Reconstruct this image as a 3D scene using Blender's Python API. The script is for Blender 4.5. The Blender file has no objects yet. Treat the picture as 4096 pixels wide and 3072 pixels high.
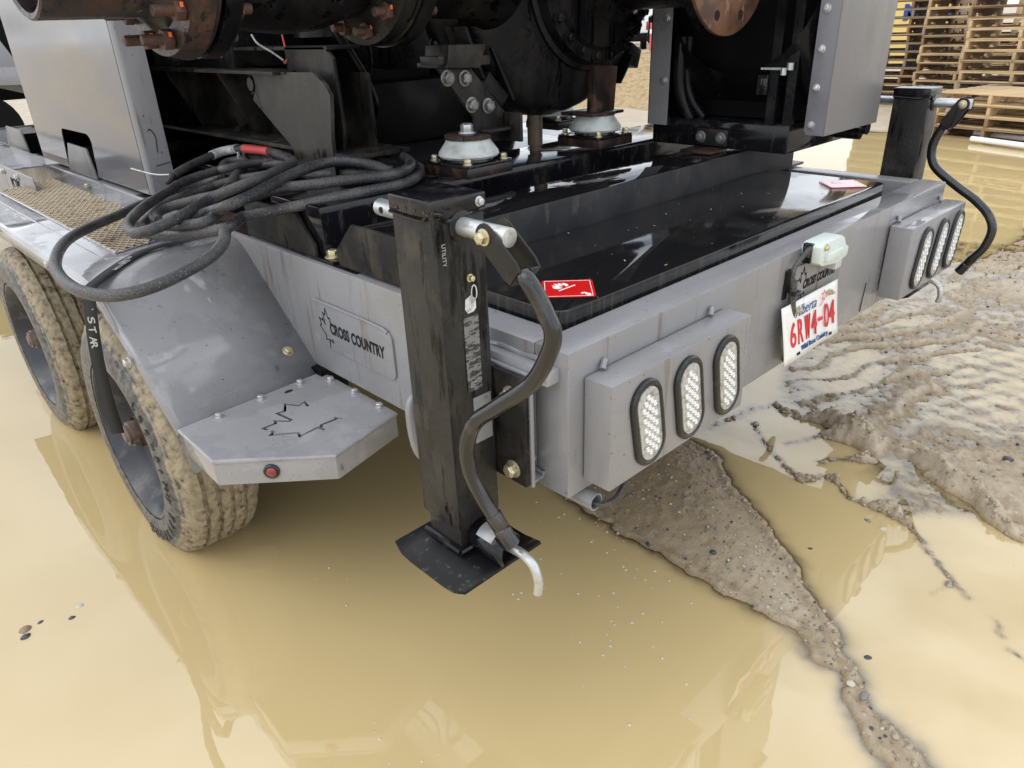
import bpy, math, random
import numpy as np
from mathutils import Vector, Matrix
R = math.radians
random.seed(7)
rng = np.random.default_rng(11)
S = bpy.context.scene
C = S.collection

# ------------------------------------------------------------------ camera
cd = bpy.data.cameras.new("camera"); cam = bpy.data.objects.new("camera", cd); C.objects.link(cam)
yaw, pit, rol = 0.750614, 0.460050, -0.039388
cp, sp = math.cos(pit), math.sin(pit)
fw = Vector((math.sin(yaw)*cp, math.cos(yaw)*cp, -sp))
rt = Vector((math.cos(yaw), -math.sin(yaw), 0)); up = rt.cross(fw)
c_, s_ = math.cos(rol), math.sin(rol)
rt2 = c_*rt + s_*up; up2 = -s_*rt + c_*up
m = Matrix((rt2, up2, -fw)).transposed().to_4x4(); m.translation = Vector((-0.8798, -0.7944, 1.3641))
cam.matrix_world = m
cd.sensor_width = 36; cd.lens = 25.607; cd.clip_start = .02; cd.clip_end = 900
S.camera = cam
# ------------------------------------------------------------------ world: bright broken overcast
W = bpy.data.worlds.new("World"); S.world = W; W.use_nodes = True
nt = W.node_tree; nt.nodes.clear()
def N(t, **k):
    n = nt.nodes.new(t)
    for a, b in k.items(): setattr(n, a, b)
    return n
SUN_EL, SUN_AZ = R(52), R(-75)          # azimuth from +y towards +x
sky = N('ShaderNodeTexSky', sky_type='NISHITA', sun_disc=False)
sky.sun_elevation = SUN_EL; sky.sun_rotation = SUN_AZ; sky.dust_density = 2.0
tc = N('ShaderNodeTexCoord'); mp = N('ShaderNodeMapping'); mp.inputs['Scale'].default_value = (1, 1, 2.4)
nz = N('ShaderNodeTexNoise'); nz.inputs['Scale'].default_value = 2.3; nz.inputs['Detail'].default_value = 5
rp = N('ShaderNodeValToRGB'); rp.color_ramp.elements[0].position = .30; rp.color_ramp.elements[1].position = .44
sc = N('ShaderNodeMix', data_type='RGBA', blend_type='MULTIPLY'); sc.inputs[0].default_value = 1; sc.inputs[7].default_value = (.11, .11, .11, 1)
cn = N('ShaderNodeTexNoise'); cn.inputs['Scale'].default_value = 3.1; cn.inputs['Detail'].default_value = 4
cr = N('ShaderNodeValToRGB'); cr.color_ramp.elements[0].color = (.88, .93, 1.02, 1); cr.color_ramp.elements[1].color = (1.46, 1.50, 1.56, 1)
cr.color_ramp.elements[0].position = .32; cr.color_ramp.elements[1].position = .62
mx = N('ShaderNodeMix', data_type='RGBA')
bg = N('ShaderNodeBackground'); bg.inputs['Strength'].default_value = 1.0
wo = N('ShaderNodeOutputWorld')
L = nt.links.new
L(tc.outputs['Generated'], mp.inputs[0]); L(mp.outputs[0], nz.inputs[0]); L(nz.outputs[0], rp.inputs[0])
L(mp.outputs[0], cn.inputs[0]); L(cn.outputs[0], cr.inputs[0])
L(sky.outputs[0], sc.inputs[6]); L(rp.outputs[0], mx.inputs[0]); L(sc.outputs[2], mx.inputs[6]); L(cr.outputs[0], mx.inputs[7])
L(mx.outputs[2], bg.inputs[0]); L(bg.outputs[0], wo.inputs[0])
sl = bpy.data.lights.new("sun", 'SUN'); sl.energy = .6; sl.angle = R(50); sl.color = (1, .96, .90)
so = bpy.data.objects.new("sun", sl); C.objects.link(so)
so.rotation_euler = Vector((math.sin(SUN_AZ)*math.cos(SUN_EL), math.cos(SUN_AZ)*math.cos(SUN_EL), math.sin(SUN_EL))).to_track_quat('Z', 'Y').to_euler()
S.view_settings.view_transform = 'Standard'; S.view_settings.look = 'None'
S.view_settings.exposure = 0.30; S.view_settings.gamma = 1.0; S.view_settings.use_curve_mapping = False

# ------------------------------------------------------------------ materials
def newmat(name):
    mt = bpy.data.materials.new(name); mt.use_nodes = True
    t = mt.node_tree; t.nodes.clear()
    return mt, t
def nd(t, typ, **k):
    n = t.nodes.new(typ)
    for a, b in k.items(): setattr(n, a, b)
    return n
def c4(c): return (c[0], c[1], c[2], 1)
def pbr(name, c1, rough=.5, metal=0, layers=(), bump=0, bscale=80, ior=1.5, coat=0, rnoise=0, rscale=6, spec=None, bdetail=3, space='Object', emit=None):
    """layers: (colour, scale, stretch, lo, hi, roughness or None, normal filter) blended over the base by noise"""
    mt, t = newmat(name); l = t.links.new
    tcn = nd(t, 'ShaderNodeTexCoord'); co = tcn.outputs[space]
    b = nd(t, 'ShaderNodeBsdfPrincipled'); o = nd(t, 'ShaderNodeOutputMaterial'); l(b.outputs[0], o.inputs[0])
    b.inputs['Metallic'].default_value = metal; b.inputs['IOR'].default_value = ior
    b.inputs['Coat Weight'].default_value = coat; b.inputs['Coat Roughness'].default_value = .08
    if emit: b.inputs['Emission Color'].default_value = c4(emit[0]); b.inputs['Emission Strength'].default_value = emit[1]
    col = nd(t, 'ShaderNodeRGB'); col.outputs[0].default_value = c4(c1); cs = col.outputs[0]
    rv = nd(t, 'ShaderNodeValue'); rv.outputs[0].default_value = rough; rs = rv.outputs[0]
    if rnoise:
        n = nd(t, 'ShaderNodeTexNoise'); n.inputs['Scale'].default_value = rscale; n.inputs['Detail'].default_value = 4; l(co, n.inputs[0])
        mr = nd(t, 'ShaderNodeMapRange'); mr.inputs[1].default_value = .35; mr.inputs[2].default_value = .65
        mr.inputs[3].default_value = max(.02, rough-rnoise); mr.inputs[4].default_value = rough+rnoise
        l(n.outputs[0], mr.inputs[0]); rs = mr.outputs[0]
    for ly in layers:
        lc, scl, st, lo, hi, lr = ly[:6]; nf = ly[6] if len(ly) > 6 else None
        mpn = nd(t, 'ShaderNodeMapping'); mpn.inputs['Scale'].default_value = st; l(co, mpn.inputs[0])
        n = nd(t, 'ShaderNodeTexNoise'); n.inputs['Scale'].default_value = scl; n.inputs['Detail'].default_value = 6; n.inputs['Roughness'].default_value = .62
        l(mpn.outputs[0], n.inputs[0])
        mr = nd(t, 'ShaderNodeMapRange'); mr.inputs[1].default_value = lo; mr.inputs[2].default_value = hi; l(n.outputs[0], mr.inputs[0])
        f = mr.outputs[0]
        if nf is not None:                       # 'up': only on faces looking up, 'side': on upright faces
            g = nd(t, 'ShaderNodeNewGeometry'); sx = nd(t, 'ShaderNodeSeparateXYZ'); l(g.outputs['Normal'], sx.inputs[0])
            m2 = nd(t, 'ShaderNodeMapRange'); a, bb = (.5, .9) if nf == 'up' else (.6, .2)
            m2.inputs[1].default_value = a; m2.inputs[2].default_value = bb; l(sx.outputs[2], m2.inputs[0])
            mu = nd(t, 'ShaderNodeMath', operation='MULTIPLY'); l(f, mu.inputs[0]); l(m2.outputs[0], mu.inputs[1]); f = mu.outputs[0]
        mxn = nd(t, 'ShaderNodeMix', data_type='RGBA'); l(f, mxn.inputs[0]); l(cs, mxn.inputs[6]); mxn.inputs[7].default_value = c4(lc); cs = mxn.outputs[2]
        if lr is not None:
            mf = nd(t, 'ShaderNodeMix', data_type='FLOAT'); l(f, mf.inputs[0]); l(rs, mf.inputs[2]); mf.inputs[3].default_value = lr; rs = mf.outputs[0]
    l(cs, b.inputs['Base Color']); l(rs, b.inputs['Roughness'])
    if bump:
        n = nd(t, 'ShaderNodeTexNoise'); n.inputs['Scale'].default_value = bscale; n.inputs['Detail'].default_value = bdetail; l(co, n.inputs[0])
        bm = nd(t, 'ShaderNodeBump'); bm.inputs['Strength'].default_value = 1; bm.inputs['Distance'].default_value = bump
        l(n.outputs[0], bm.inputs['Height']); l(bm.outputs[0], b.inputs['Normal'])
    return mt
I3 = (1, 1, 1)
M = {}
M['grey'] = pbr('grey_paint', (.255, .255, .268), .28, rnoise=.12, rscale=5, bump=.0007, bscale=7, coat=.3, layers=[
    ((.235, .23, .228), 3.5, I3, .46, .66, .36),
    ((.275, .275, .285), 2.2, (1, .5, 1), .53, .55, .04, 'up'),
    ((.15, .12, .09), 30, (1, 1, .07), .58, .70, .5, 'side'),
    ((.10, .085, .07), 62, (1, 1, .12), .66, .72, .5, 'side'),
    ((.035, .028, .024), 95, I3, .67, .69, .6),
    ((.07, .05, .035), 34, (.5, 1, 1), .70, .73, .6, 'up'),
    ((.34, .27, .17), 7, I3, .68, .80, .6)])
M['greywet'] = pbr('wet_grey_paint', (.275, .275, .292), .22, rnoise=.17, rscale=4, bump=.0005, bscale=30, coat=.5, layers=[
    ((.25, .247, .248), 4, I3, .48, .66, None),
    ((.30, .30, .312), 4.5, I3, .515, .53, .05),
    ((.05, .042, .04), 110, I3, .655, .68, .6),
    ((.12, .115, .115), 16, I3, .66, .72, .5),
    ((.31, .285, .23), 5, I3, .66, .78, .4)])
M['greypanel'] = pbr('panel_grey_paint', (.135, .135, .15), .14, rnoise=.05, rscale=3, coat=.25, bump=.0010, bscale=3.0, layers=[
    ((.17, .155, .135), 2.2, (1, .6, 2.2), .48, .62, None), ((.13, .10, .06), 70, (1, 1, .3), .69, .74, .6)])
M['greydark'] = pbr('worn_grey_panel_paint', (.19, .185, .185), .33, rnoise=.08, rscale=4, layers=[
    ((.33, .31, .28), 12, (1, 1, .06), .56, .76, .5), ((.12, .11, .10), 4, (1, 1, .3), .5, .75, .4), ((.22, .11, .04), 9, I3, .70, .8, .7)])
M['black'] = pbr('black_paint', (.006, .006, .0075), .30, rnoise=.14, rscale=9, bump=.0006, bscale=60, ior=1.30, layers=[
    ((.030, .027, .022), 7, I3, .56, .80, .55), ((.05, .045, .037), 60, (1, 1, .16), .62, .76, .6, 'side')])
M['blackdusty'] = pbr('dusty_black_paint', (.017, .016, .0155), .40, rnoise=.12, rscale=12, bump=.0007, bscale=70, ior=1.30, layers=[
    ((.060, .051, .038), 9, I3, .47, .70, .62), ((.007, .007, .008), 34, (1, 1, .2), .52, .64, .25), ((.16, .14, .11), 120, I3, .66, .74, .7)])
M['blackjack'] = pbr('jack_black_paint', (.024, .023, .022), .30, rnoise=.1, rscale=14, bump=.0008, bscale=90, ior=1.30, layers=[
    ((.060, .053, .042), 15, (1, 1, .8), .52, .66, .55), ((.036, .035, .034), 5, (1, 1, .5), .45, .60, .32), ((.006, .006, .006), 34, (1, 1, .16), .55, .62, .15), ((.2, .18, .15), 150, I3, .68, .74, .7), ((.14, .065, .03), 22, I3, .70, .78, .8)])
M['blackgloss'] = pbr('wet_black_steel', (.010, .010, .011), .05, bump=.00020, bscale=26, coat=.35, ior=1.33, layers=[
    ((.016, .015, .014), 5, I3, .52, .62, .16), ((.09, .075, .055), 14, I3, .72, .8, .4), ((.30, .25, .17), 210, I3, .745, .76, .5, 'up'),
    ((.05, .045, .035), 60, (1, 1, .1), .5, .75, .5, 'side')])
M['blackwet'] = pbr('wet_black_frame', (.007, .007, .009), .09, rnoise=.08, rscale=6, bump=.0005, bscale=24, coat=.25, ior=1.33, layers=[
    ((.035, .032, .028), 11, (1, 1, .5), .54, .76, .45), ((.035, .033, .036), 45, (1, 1, .3), .56, .72, .5, 'side'), ((.17, .075, .03), 8, I3, .70, .8, .6)])
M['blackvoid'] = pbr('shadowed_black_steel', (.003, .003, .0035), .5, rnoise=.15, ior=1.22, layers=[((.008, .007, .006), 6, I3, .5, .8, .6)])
M['rubber'] = pbr('wet_rubber', (.034, .034, .038), .28, rnoise=.10, rscale=14, bump=.0022, bscale=330, layers=[((.085, .083, .081), 7, I3, .44, .62, .45), ((.010, .010, .011), 210, I3, .56, .62, .12), ((.30, .29, .28), 240, I3, .63, .67, .3)])  # pale specks put the glint of water drops into the colour
M['grommet'] = pbr('black_rubber_grommet', (.016, .017, .018), .24, bump=.0003, bscale=120, layers=[((.06, .06, .06), 40, I3, .6, .75, .5)])
M['rust'] = pbr('rusty_iron', (.048, .025, .018), .50, rnoise=.15, bump=.0016, bscale=60, layers=[((.015, .013, .012), 6, (1.6, 1, .5), .46, .56, .34), ((.10, .044, .022), 11, I3, .58, .70, .7), ((.008, .007, .007), 24, (1.5, 1, .18), .57, .63, .2), ((.09, .06, .045), 50, I3, .64, .74, .5)])
M['rustbolt'] = pbr('rusty_bolt_steel', (.080, .038, .026), .6, bump=.0008, bscale=140, layers=[((.045, .025, .018), 25, I3, .45, .65, .6), ((.14, .072, .045), 60, I3, .6, .75, .7)])
M['rustface'] = pbr('rusty_flange_face', (.17, .085, .05), .35, rnoise=.12, bump=.0006, bscale=60, layers=[((.07, .04, .03), 12, I3, .44, .62, .3), ((.36, .24, .15), 22, (1, 1, .4), .60, .74, .45)])
M['casting'] = pbr('black_cast_iron', (.0065, .0065, .008), .36, rnoise=.16, rscale=9, bump=.0016, bscale=45, ior=1.30, layers=[((.026, .0235, .021), 6, (1, 1, .35), .50, .72, .6), ((.002, .002, .002), 22, (1, 1, .07), .56, .62, .12), ((.09, .05, .03), 8, I3, .70, .82, .6)])
M['zinc'] = pbr('galvanised_steel', (.56, .58, .58), .34, metal=.75, rnoise=.1, rscale=30, bump=.0004, bscale=90, layers=[((.33, .32, .29), 30, I3, .55, .75, .6)])
M['brasszinc'] = pbr('yellow_zinc_bolt', (.62, .56, .38), .34, metal=.8, rnoise=.1, rscale=60, layers=[((.25, .20, .13), 60, I3, .56, .75, .6)])
M['whitecap'] = pbr('worn_pale_isolator_cap', (.52, .56, .54), .38, bump=.0005, bscale=60, layers=[((.30, .31, .29), 12, (1, 1, 2), .5, .7, .5), ((.12, .11, .09), 60, I3, .66, .75, .6)])
M['red'] = pbr('red_sticker', (.68, .012, .012), .22, coat=.5)
M['redfaded'] = pbr('faded_red_sticker', (.62, .03, .04), .12, coat=1.0)
M['whiteink'] = pbr('white_print', (.85, .85, .83), .35)
M["redtape"] = pbr("red_tape", (.60, .10, .10), .4, bump=.0006, bscale=160)
M['whitetape'] = pbr('white_rag_tape', (.68, .69, .68), .7, bump=.003, bscale=60, layers=[((.2, .2, .19), 40, I3, .5, .7, .8)])
M['lens'] = pbr('clear_lens', (.42, .43, .42), .12, coat=1, bump=.0012, bscale=190, layers=[((.20, .19, .16), 90, I3, .50, .62, .3), ((.7, .7, .68), 120, I3, .60, .68, .2)])
M['led'] = pbr('led_reflector', (.78, .79, .78), .2, metal=.55, coat=.6)
M['redlens'] = pbr('red_marker_lens', (.20, .006, .008), .15, coat=1)
M['plate'] = pbr('licence_plate_white', (.80, .80, .77), .42, bump=.0006, bscale=40, layers=[((.52, .46, .36), 18, (1, 1, .4), .60, .80, .5)])
M['platered'] = pbr('licence_plate_red', (.62, .02, .03), .4)
M['plateblue'] = pbr('licence_plate_blue', (.02, .07, .25), .4)
M['lampwhite'] = pbr('pale_lamp_plastic', (.62, .69, .66), .35, bump=.0004, bscale=50, layers=[((.35, .36, .33), 30, I3, .66, .75, .6)])
M['lampclear'] = pbr('cloudy_lamp_lens', (.55, .58, .56), .15, coat=1)
M['ink'] = pbr('cut_letter_shadow', (.006, .005, .004), .95)  # near-black for marks, also stands in for shade in holes and cuts
M['inkbrown'] = pbr('dirty_slot', (.045, .032, .02), .7)
M['strap'] = pbr('black_webbing', (.016, .016, .017), .75, bump=.0008, bscale=500)
M['strapink'] = pbr('strap_print', (.42, .42, .40), .7)
M['mesh'] = pbr('muddy_expanded_metal', (.52, .43, .31), .42, bump=.0006, bscale=120, layers=[((.22, .16, .10), 30, I3, .52, .68, .6), ((.42, .36, .27), 50, I3, .62, .74, .4)])
M['meshbase'] = pbr('rusty_fender_inside', (.020, .012, .008), .8, layers=[((.022, .016, .012), 20, I3, .45, .65, .7)])
M['label'] = pbr('scratched_sticker', (.20, .20, .195), .45, layers=[((.035, .032, .03), 60, (1, 1, 3), .47, .55, .5), ((.5, .5, .48), 120, I3, .66, .7, .5)])
M['labelsilver'] = pbr('silver_sticker', (.30, .315, .32), .35, metal=.3, layers=[((.09, .08, .07), 40, I3, .60, .68, .5), ((.42, .43, .43), 14, I3, .5, .7, .4)])
M['rim'] = pbr('dark_steel_wheel', (.028, .031, .040), .32, rnoise=.1, rscale=12, coat=.1, layers=[((.16, .15, .13), 14, I3, .56, .76, .5), ((.35, .33, .28), 80, I3, .70, .74, .6)])
M['woodP'] = [pbr('pallet_wood_%s' % n, c, .75, bump=.002, bscale=30, layers=[((c[0]*.55, c[1]*.55, c[2]*.55), 14, (1, .1, 1), .48, .68, .8)]) for n, c in
              (('pale', (.47, .34, .19)), ('brown', (.27, .17, .09)), ('grey', (.28, .235, .19)), ('fresh', (.60, .44, .25)))]
M['yellow'] = pbr('yellow_paint', (.78, .52, .08), .45)
M['signyellow'] = pbr('pale_yellow_board', (.80, .62, .22), .5)
M['signblue'] = pbr('blue_letters', (.02, .06, .30), .5)
M['vanwhite'] = pbr('white_vehicle_paint', (.80, .82, .84), .3, coat=.5)
M['glassdark'] = pbr('dark_glass', (.03, .035, .035), .08)
M['bluescrap'] = pbr('blue_plastic', (.05, .22, .42), .4)
M['pvc'] = pbr('white_plastic_pipe', (.82, .83, .84), .35)
M['sand'] = pbr('coarse_sand', (.42, .31, .17), .9, bump=.05, bscale=9, layers=[((.30, .21, .11), 12, I3, .46, .6, .9), ((.55, .43, .26), 20, I3, .6, .7, .9)])
M['stone'] = [pbr('stone_%s' % n, c, .45, bump=.001, bscale=60) for n, c in (('pale', (.50, .46, .38)), ('dark', (.05, .055, .065)), ('brown', (.26, .17, .12)), ('grey', (.20, .19, .17)))]
M['straw'] = pbr('dry_grass_stem', (.42, .40, .20), .6)

M['zincdark'] = pbr('dull_steel_bolt', (.22, .22, .22), .42, metal=.6, bump=.0005, bscale=90, layers=[((.08, .07, .06), 40, I3, .5, .7, .6)])
M['rustbrown'] = pbr('brown_brass_fitting', (.10, .07, .045), .5, bump=.0006, bscale=70, layers=[((.04, .03, .02), 30, I3, .5, .65, .6)])
M['lugdust'] = pbr('dusty_lug_plate', (.026, .024, .021), .5, bump=.0006, bscale=60, layers=[((.006, .006, .006), 26, (1, 1, .25), .50, .58, .25), ((.05, .045, .037), 9, I3, .5, .75, .6)])
M['greyplast'] = pbr('grey_plastic', (.16, .16, .155), .4)
M['greyedge'] = pbr('dark_grey_paint', (.20, .20, .225), .32, rnoise=.06, layers=[((.14, .13, .13), 6, I3, .5, .75, .4)])
M['plategrey'] = pbr('mud_filmed_plate', (.17, .165, .16), .36, bump=.0005, bscale=60, layers=[((.10, .095, .09), 14, (1, 1, .3), .48, .7, .4), ((.03, .03, .03), 55, (1, 1, .5), .64, .68, .3)])  # black plates, the grey of the light on them put into the colour
# tyre: rubber flank, mud on the tread by radius
def tyre_mat():
    mt, t = newmat('muddy_tyre'); l = t.links.new
    tcn = nd(t, 'ShaderNodeTexCoord'); b = nd(t, 'ShaderNodeBsdfPrincipled'); o = nd(t, 'ShaderNodeOutputMaterial'); l(b.outputs[0], o.inputs[0])
    at = nd(t, 'ShaderNodeAttribute', attribute_name='tread')
    n = nd(t, 'ShaderNodeTexNoise'); n.inputs['Scale'].default_value = 11; n.inputs['Detail'].default_value = 8; n.inputs['Roughness'].default_value = .7; l(tcn.outputs['Object'], n.inputs[0])
    a = nd(t, 'ShaderNodeMath', operation='ADD'); l(at.outputs['Fac'], a.inputs[0]); l(n.outputs[0], a.inputs[1])
    mr = nd(t, 'ShaderNodeMapRange'); mr.inputs[1].default_value = .74; mr.inputs[2].default_value = .90; l(a.outputs[0], mr.inputs[0])
    n2 = nd(t, 'ShaderNodeTexNoise'); n2.inputs['Scale'].default_value = 52; n2.inputs['Detail'].default_value = 7; l(tcn.outputs['Object'], n2.inputs[0])
    r1 = nd(t, 'ShaderNodeValToRGB'); r1.color_ramp.elements[0].color = (.045, .047, .050, 1); r1.color_ramp.elements[1].color = (.14, .138, .128, 1)
    r1.color_ramp.elements[0].position = .42; r1.color_ramp.elements[1].position = .66; l(n2.outputs[0], r1.inputs[0])
    r2 = nd(t, 'ShaderNodeValToRGB'); r2.color_ramp.elements[0].color = (.21, .17, .11, 1); r2.color_ramp.elements[1].color = (.33, .275, .185, 1)
    r2.color_ramp.elements[0].position = .40; r2.color_ramp.elements[1].position = .62; l(n2.outputs[0], r2.inputs[0])
    e = r2.color_ramp.elements.new(.33); e.color = (.07, .058, .042, 1)
    mxn = nd(t, 'ShaderNodeMix', data_type='RGBA'); l(mr.outputs[0], mxn.inputs[0]); l(r1.outputs[0], mxn.inputs[6]); l(r2.outputs[0], mxn.inputs[7])
    l(mxn.outputs[2], b.inputs['Base Color'])
    mf = nd(t, 'ShaderNodeMapRange'); mf.inputs[3].default_value = .38; mf.inputs[4].default_value = .7; l(mr.outputs[0], mf.inputs[0]); l(mf.outputs[0], b.inputs['Roughness'])
    bm = nd(t, 'ShaderNodeBump'); bm.inputs['Distance'].default_value = .006; l(n2.outputs[0], bm.inputs['Height']); l(bm.outputs[0], b.inputs['Normal'])
    return mt
M['tyre'] = tyre_mat()

# ground: wet mud, paler and sandier where dry and far; 'wet' attribute from height over the water, plus a darker bank towards the bumper
def ground_mat():
    mt, t = newmat('wet_mud'); l = t.links.new
    tcn = nd(t, 'ShaderNodeTexCoord'); b = nd(t, 'ShaderNodeBsdfPrincipled'); o = nd(t, 'ShaderNodeOutputMaterial'); l(b.outputs[0], o.inputs[0])
    def noise(s, d=6, r=.6):
        n = nd(t, 'ShaderNodeTexNoise'); n.inputs['Scale'].default_value = s; n.inputs['Detail'].default_value = d; n.inputs['Roughness'].default_value = r; l(tcn.outputs['Object'], n.inputs[0]); return n.outputs[0]
    n1 = noise(2.2); n2 = noise(38, 8, .7); n3 = noise(150, 4, .7)
    r = nd(t, 'ShaderNodeValToRGB'); r.color_ramp.elements[0].color = (.33, .27, .185, 1); r.color_ramp.elements[1].color = (.58, .50, .385, 1)
    r.color_ramp.elements[0].position = .34; r.color_ramp.elements[1].position = .66; l(n2, r.inputs[0])
    r2 = nd(t, 'ShaderNodeValToRGB'); r2.color_ramp.elements[0].color = (.42, .34, .235, 1); r2.color_ramp.elements[1].color = (.60, .52, .40, 1)
    r2.color_ramp.elements[0].position = .34; r2.color_ramp.elements[1].position = .62; l(n1, r2.inputs[0])
    m1 = nd(t, 'ShaderNodeMix', data_type='RGBA'); m1.inputs[0].default_value = .5; l(r.outputs[0], m1.inputs[6]); l(r2.outputs[0], m1.inputs[7])
    at = nd(t, 'ShaderNodeAttribute', attribute_name='wet')
    m2 = nd(t, 'ShaderNodeMix', data_type='RGBA', blend_type='MULTIPLY'); m2.inputs[7].default_value = (.60, .52, .385, 1); l(at.outputs['Fac'], m2.inputs[0]); l(m1.outputs[2], m2.inputs[6])
    g = nd(t, 'ShaderNodeMapRange'); g.inputs[1].default_value = .66; g.inputs[2].default_value = .70; l(n3, g.inputs[0])
    m3 = nd(t, 'ShaderNodeMix', data_type='RGBA'); m3.inputs[7].default_value = (.07, .06, .05, 1); l(g.outputs[0], m3.inputs[0]); l(m2.outputs[2], m3.inputs[6])
    l(m3.outputs[2], b.inputs['Base Color'])
    rr = nd(t, 'ShaderNodeMapRange'); rr.inputs[3].default_value = .62; rr.inputs[4].default_value = .30; l(at.outputs['Fac'], rr.inputs[0]); l(rr.outputs[0], b.inputs['Roughness'])
    ad = nd(t, 'ShaderNodeMath', operation='MULTIPLY_ADD'); ad.inputs[1].default_value = .5; l(n3, ad.inputs[0]); l(n2, ad.inputs[2])
    bm = nd(t, 'ShaderNodeBump'); bm.inputs['Distance'].default_value = .0055; l(ad.outputs[0], bm.inputs['Height']); l(bm.outputs[0], b.inputs['Normal'])
    return mt
M['ground'] = ground_mat()

# muddy water: silt hides the bottom within centimetres ('silt' from depth), smooth surface reflecting the sky
def water_mat():
    mt, t = newmat('muddy_water'); l = t.links.new
    tcn = nd(t, 'ShaderNodeTexCoord'); o = nd(t, 'ShaderNodeOutputMaterial')
    at = nd(t, 'ShaderNodeAttribute', attribute_name='silt')
    n = nd(t, 'ShaderNodeTexNoise'); n.inputs['Scale'].default_value = .8; n.inputs['Detail'].default_value = 3; l(tcn.outputs['Object'], n.inputs[0])
    r = nd(t, 'ShaderNodeValToRGB'); r.color_ramp.elements[0].color = (.575, .44, .215, 1); r.color_ramp.elements[1].color = (.61, .475, .24, 1); l(n.outputs[0], r.inputs[0])
    d = nd(t, 'ShaderNodeBsdfDiffuse'); l(r.outputs[0], d.inputs[0])
    tr = nd(t, 'ShaderNodeBsdfTransparent'); tr.inputs[0].default_value = (.97, .93, .86, 1)
    m1 = nd(t, 'ShaderNodeMixShader'); l(at.outputs['Fac'], m1.inputs[0]); l(tr.outputs[0], m1.inputs[1]); l(d.outputs[0], m1.inputs[2])
    gl = nd(t, 'ShaderNodeBsdfGlossy'); gl.inputs['Roughness'].default_value = .012
    nb = nd(t, 'ShaderNodeTexNoise'); nb.inputs['Scale'].default_value = 9; nb.inputs['Detail'].default_value = 2; l(tcn.outputs['Object'], nb.inputs[0])
    bm = nd(t, 'ShaderNodeBump'); bm.inputs['Distance'].default_value = .00035; l(nb.outputs[0], bm.inputs['Height']); l(bm.outputs[0], gl.inputs['Normal'])
    fr = nd(t, 'ShaderNodeFresnel'); fr.inputs[0].default_value = 2.25
    m2 = nd(t, 'ShaderNodeMixShader'); l(fr.outputs[0], m2.inputs[0]); l(m1.outputs[0], m2.inputs[1]); l(gl.outputs[0], m2.inputs[2]); l(m2.outputs[0], o.inputs[0])
    return mt
M['water'] = water_mat()

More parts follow.
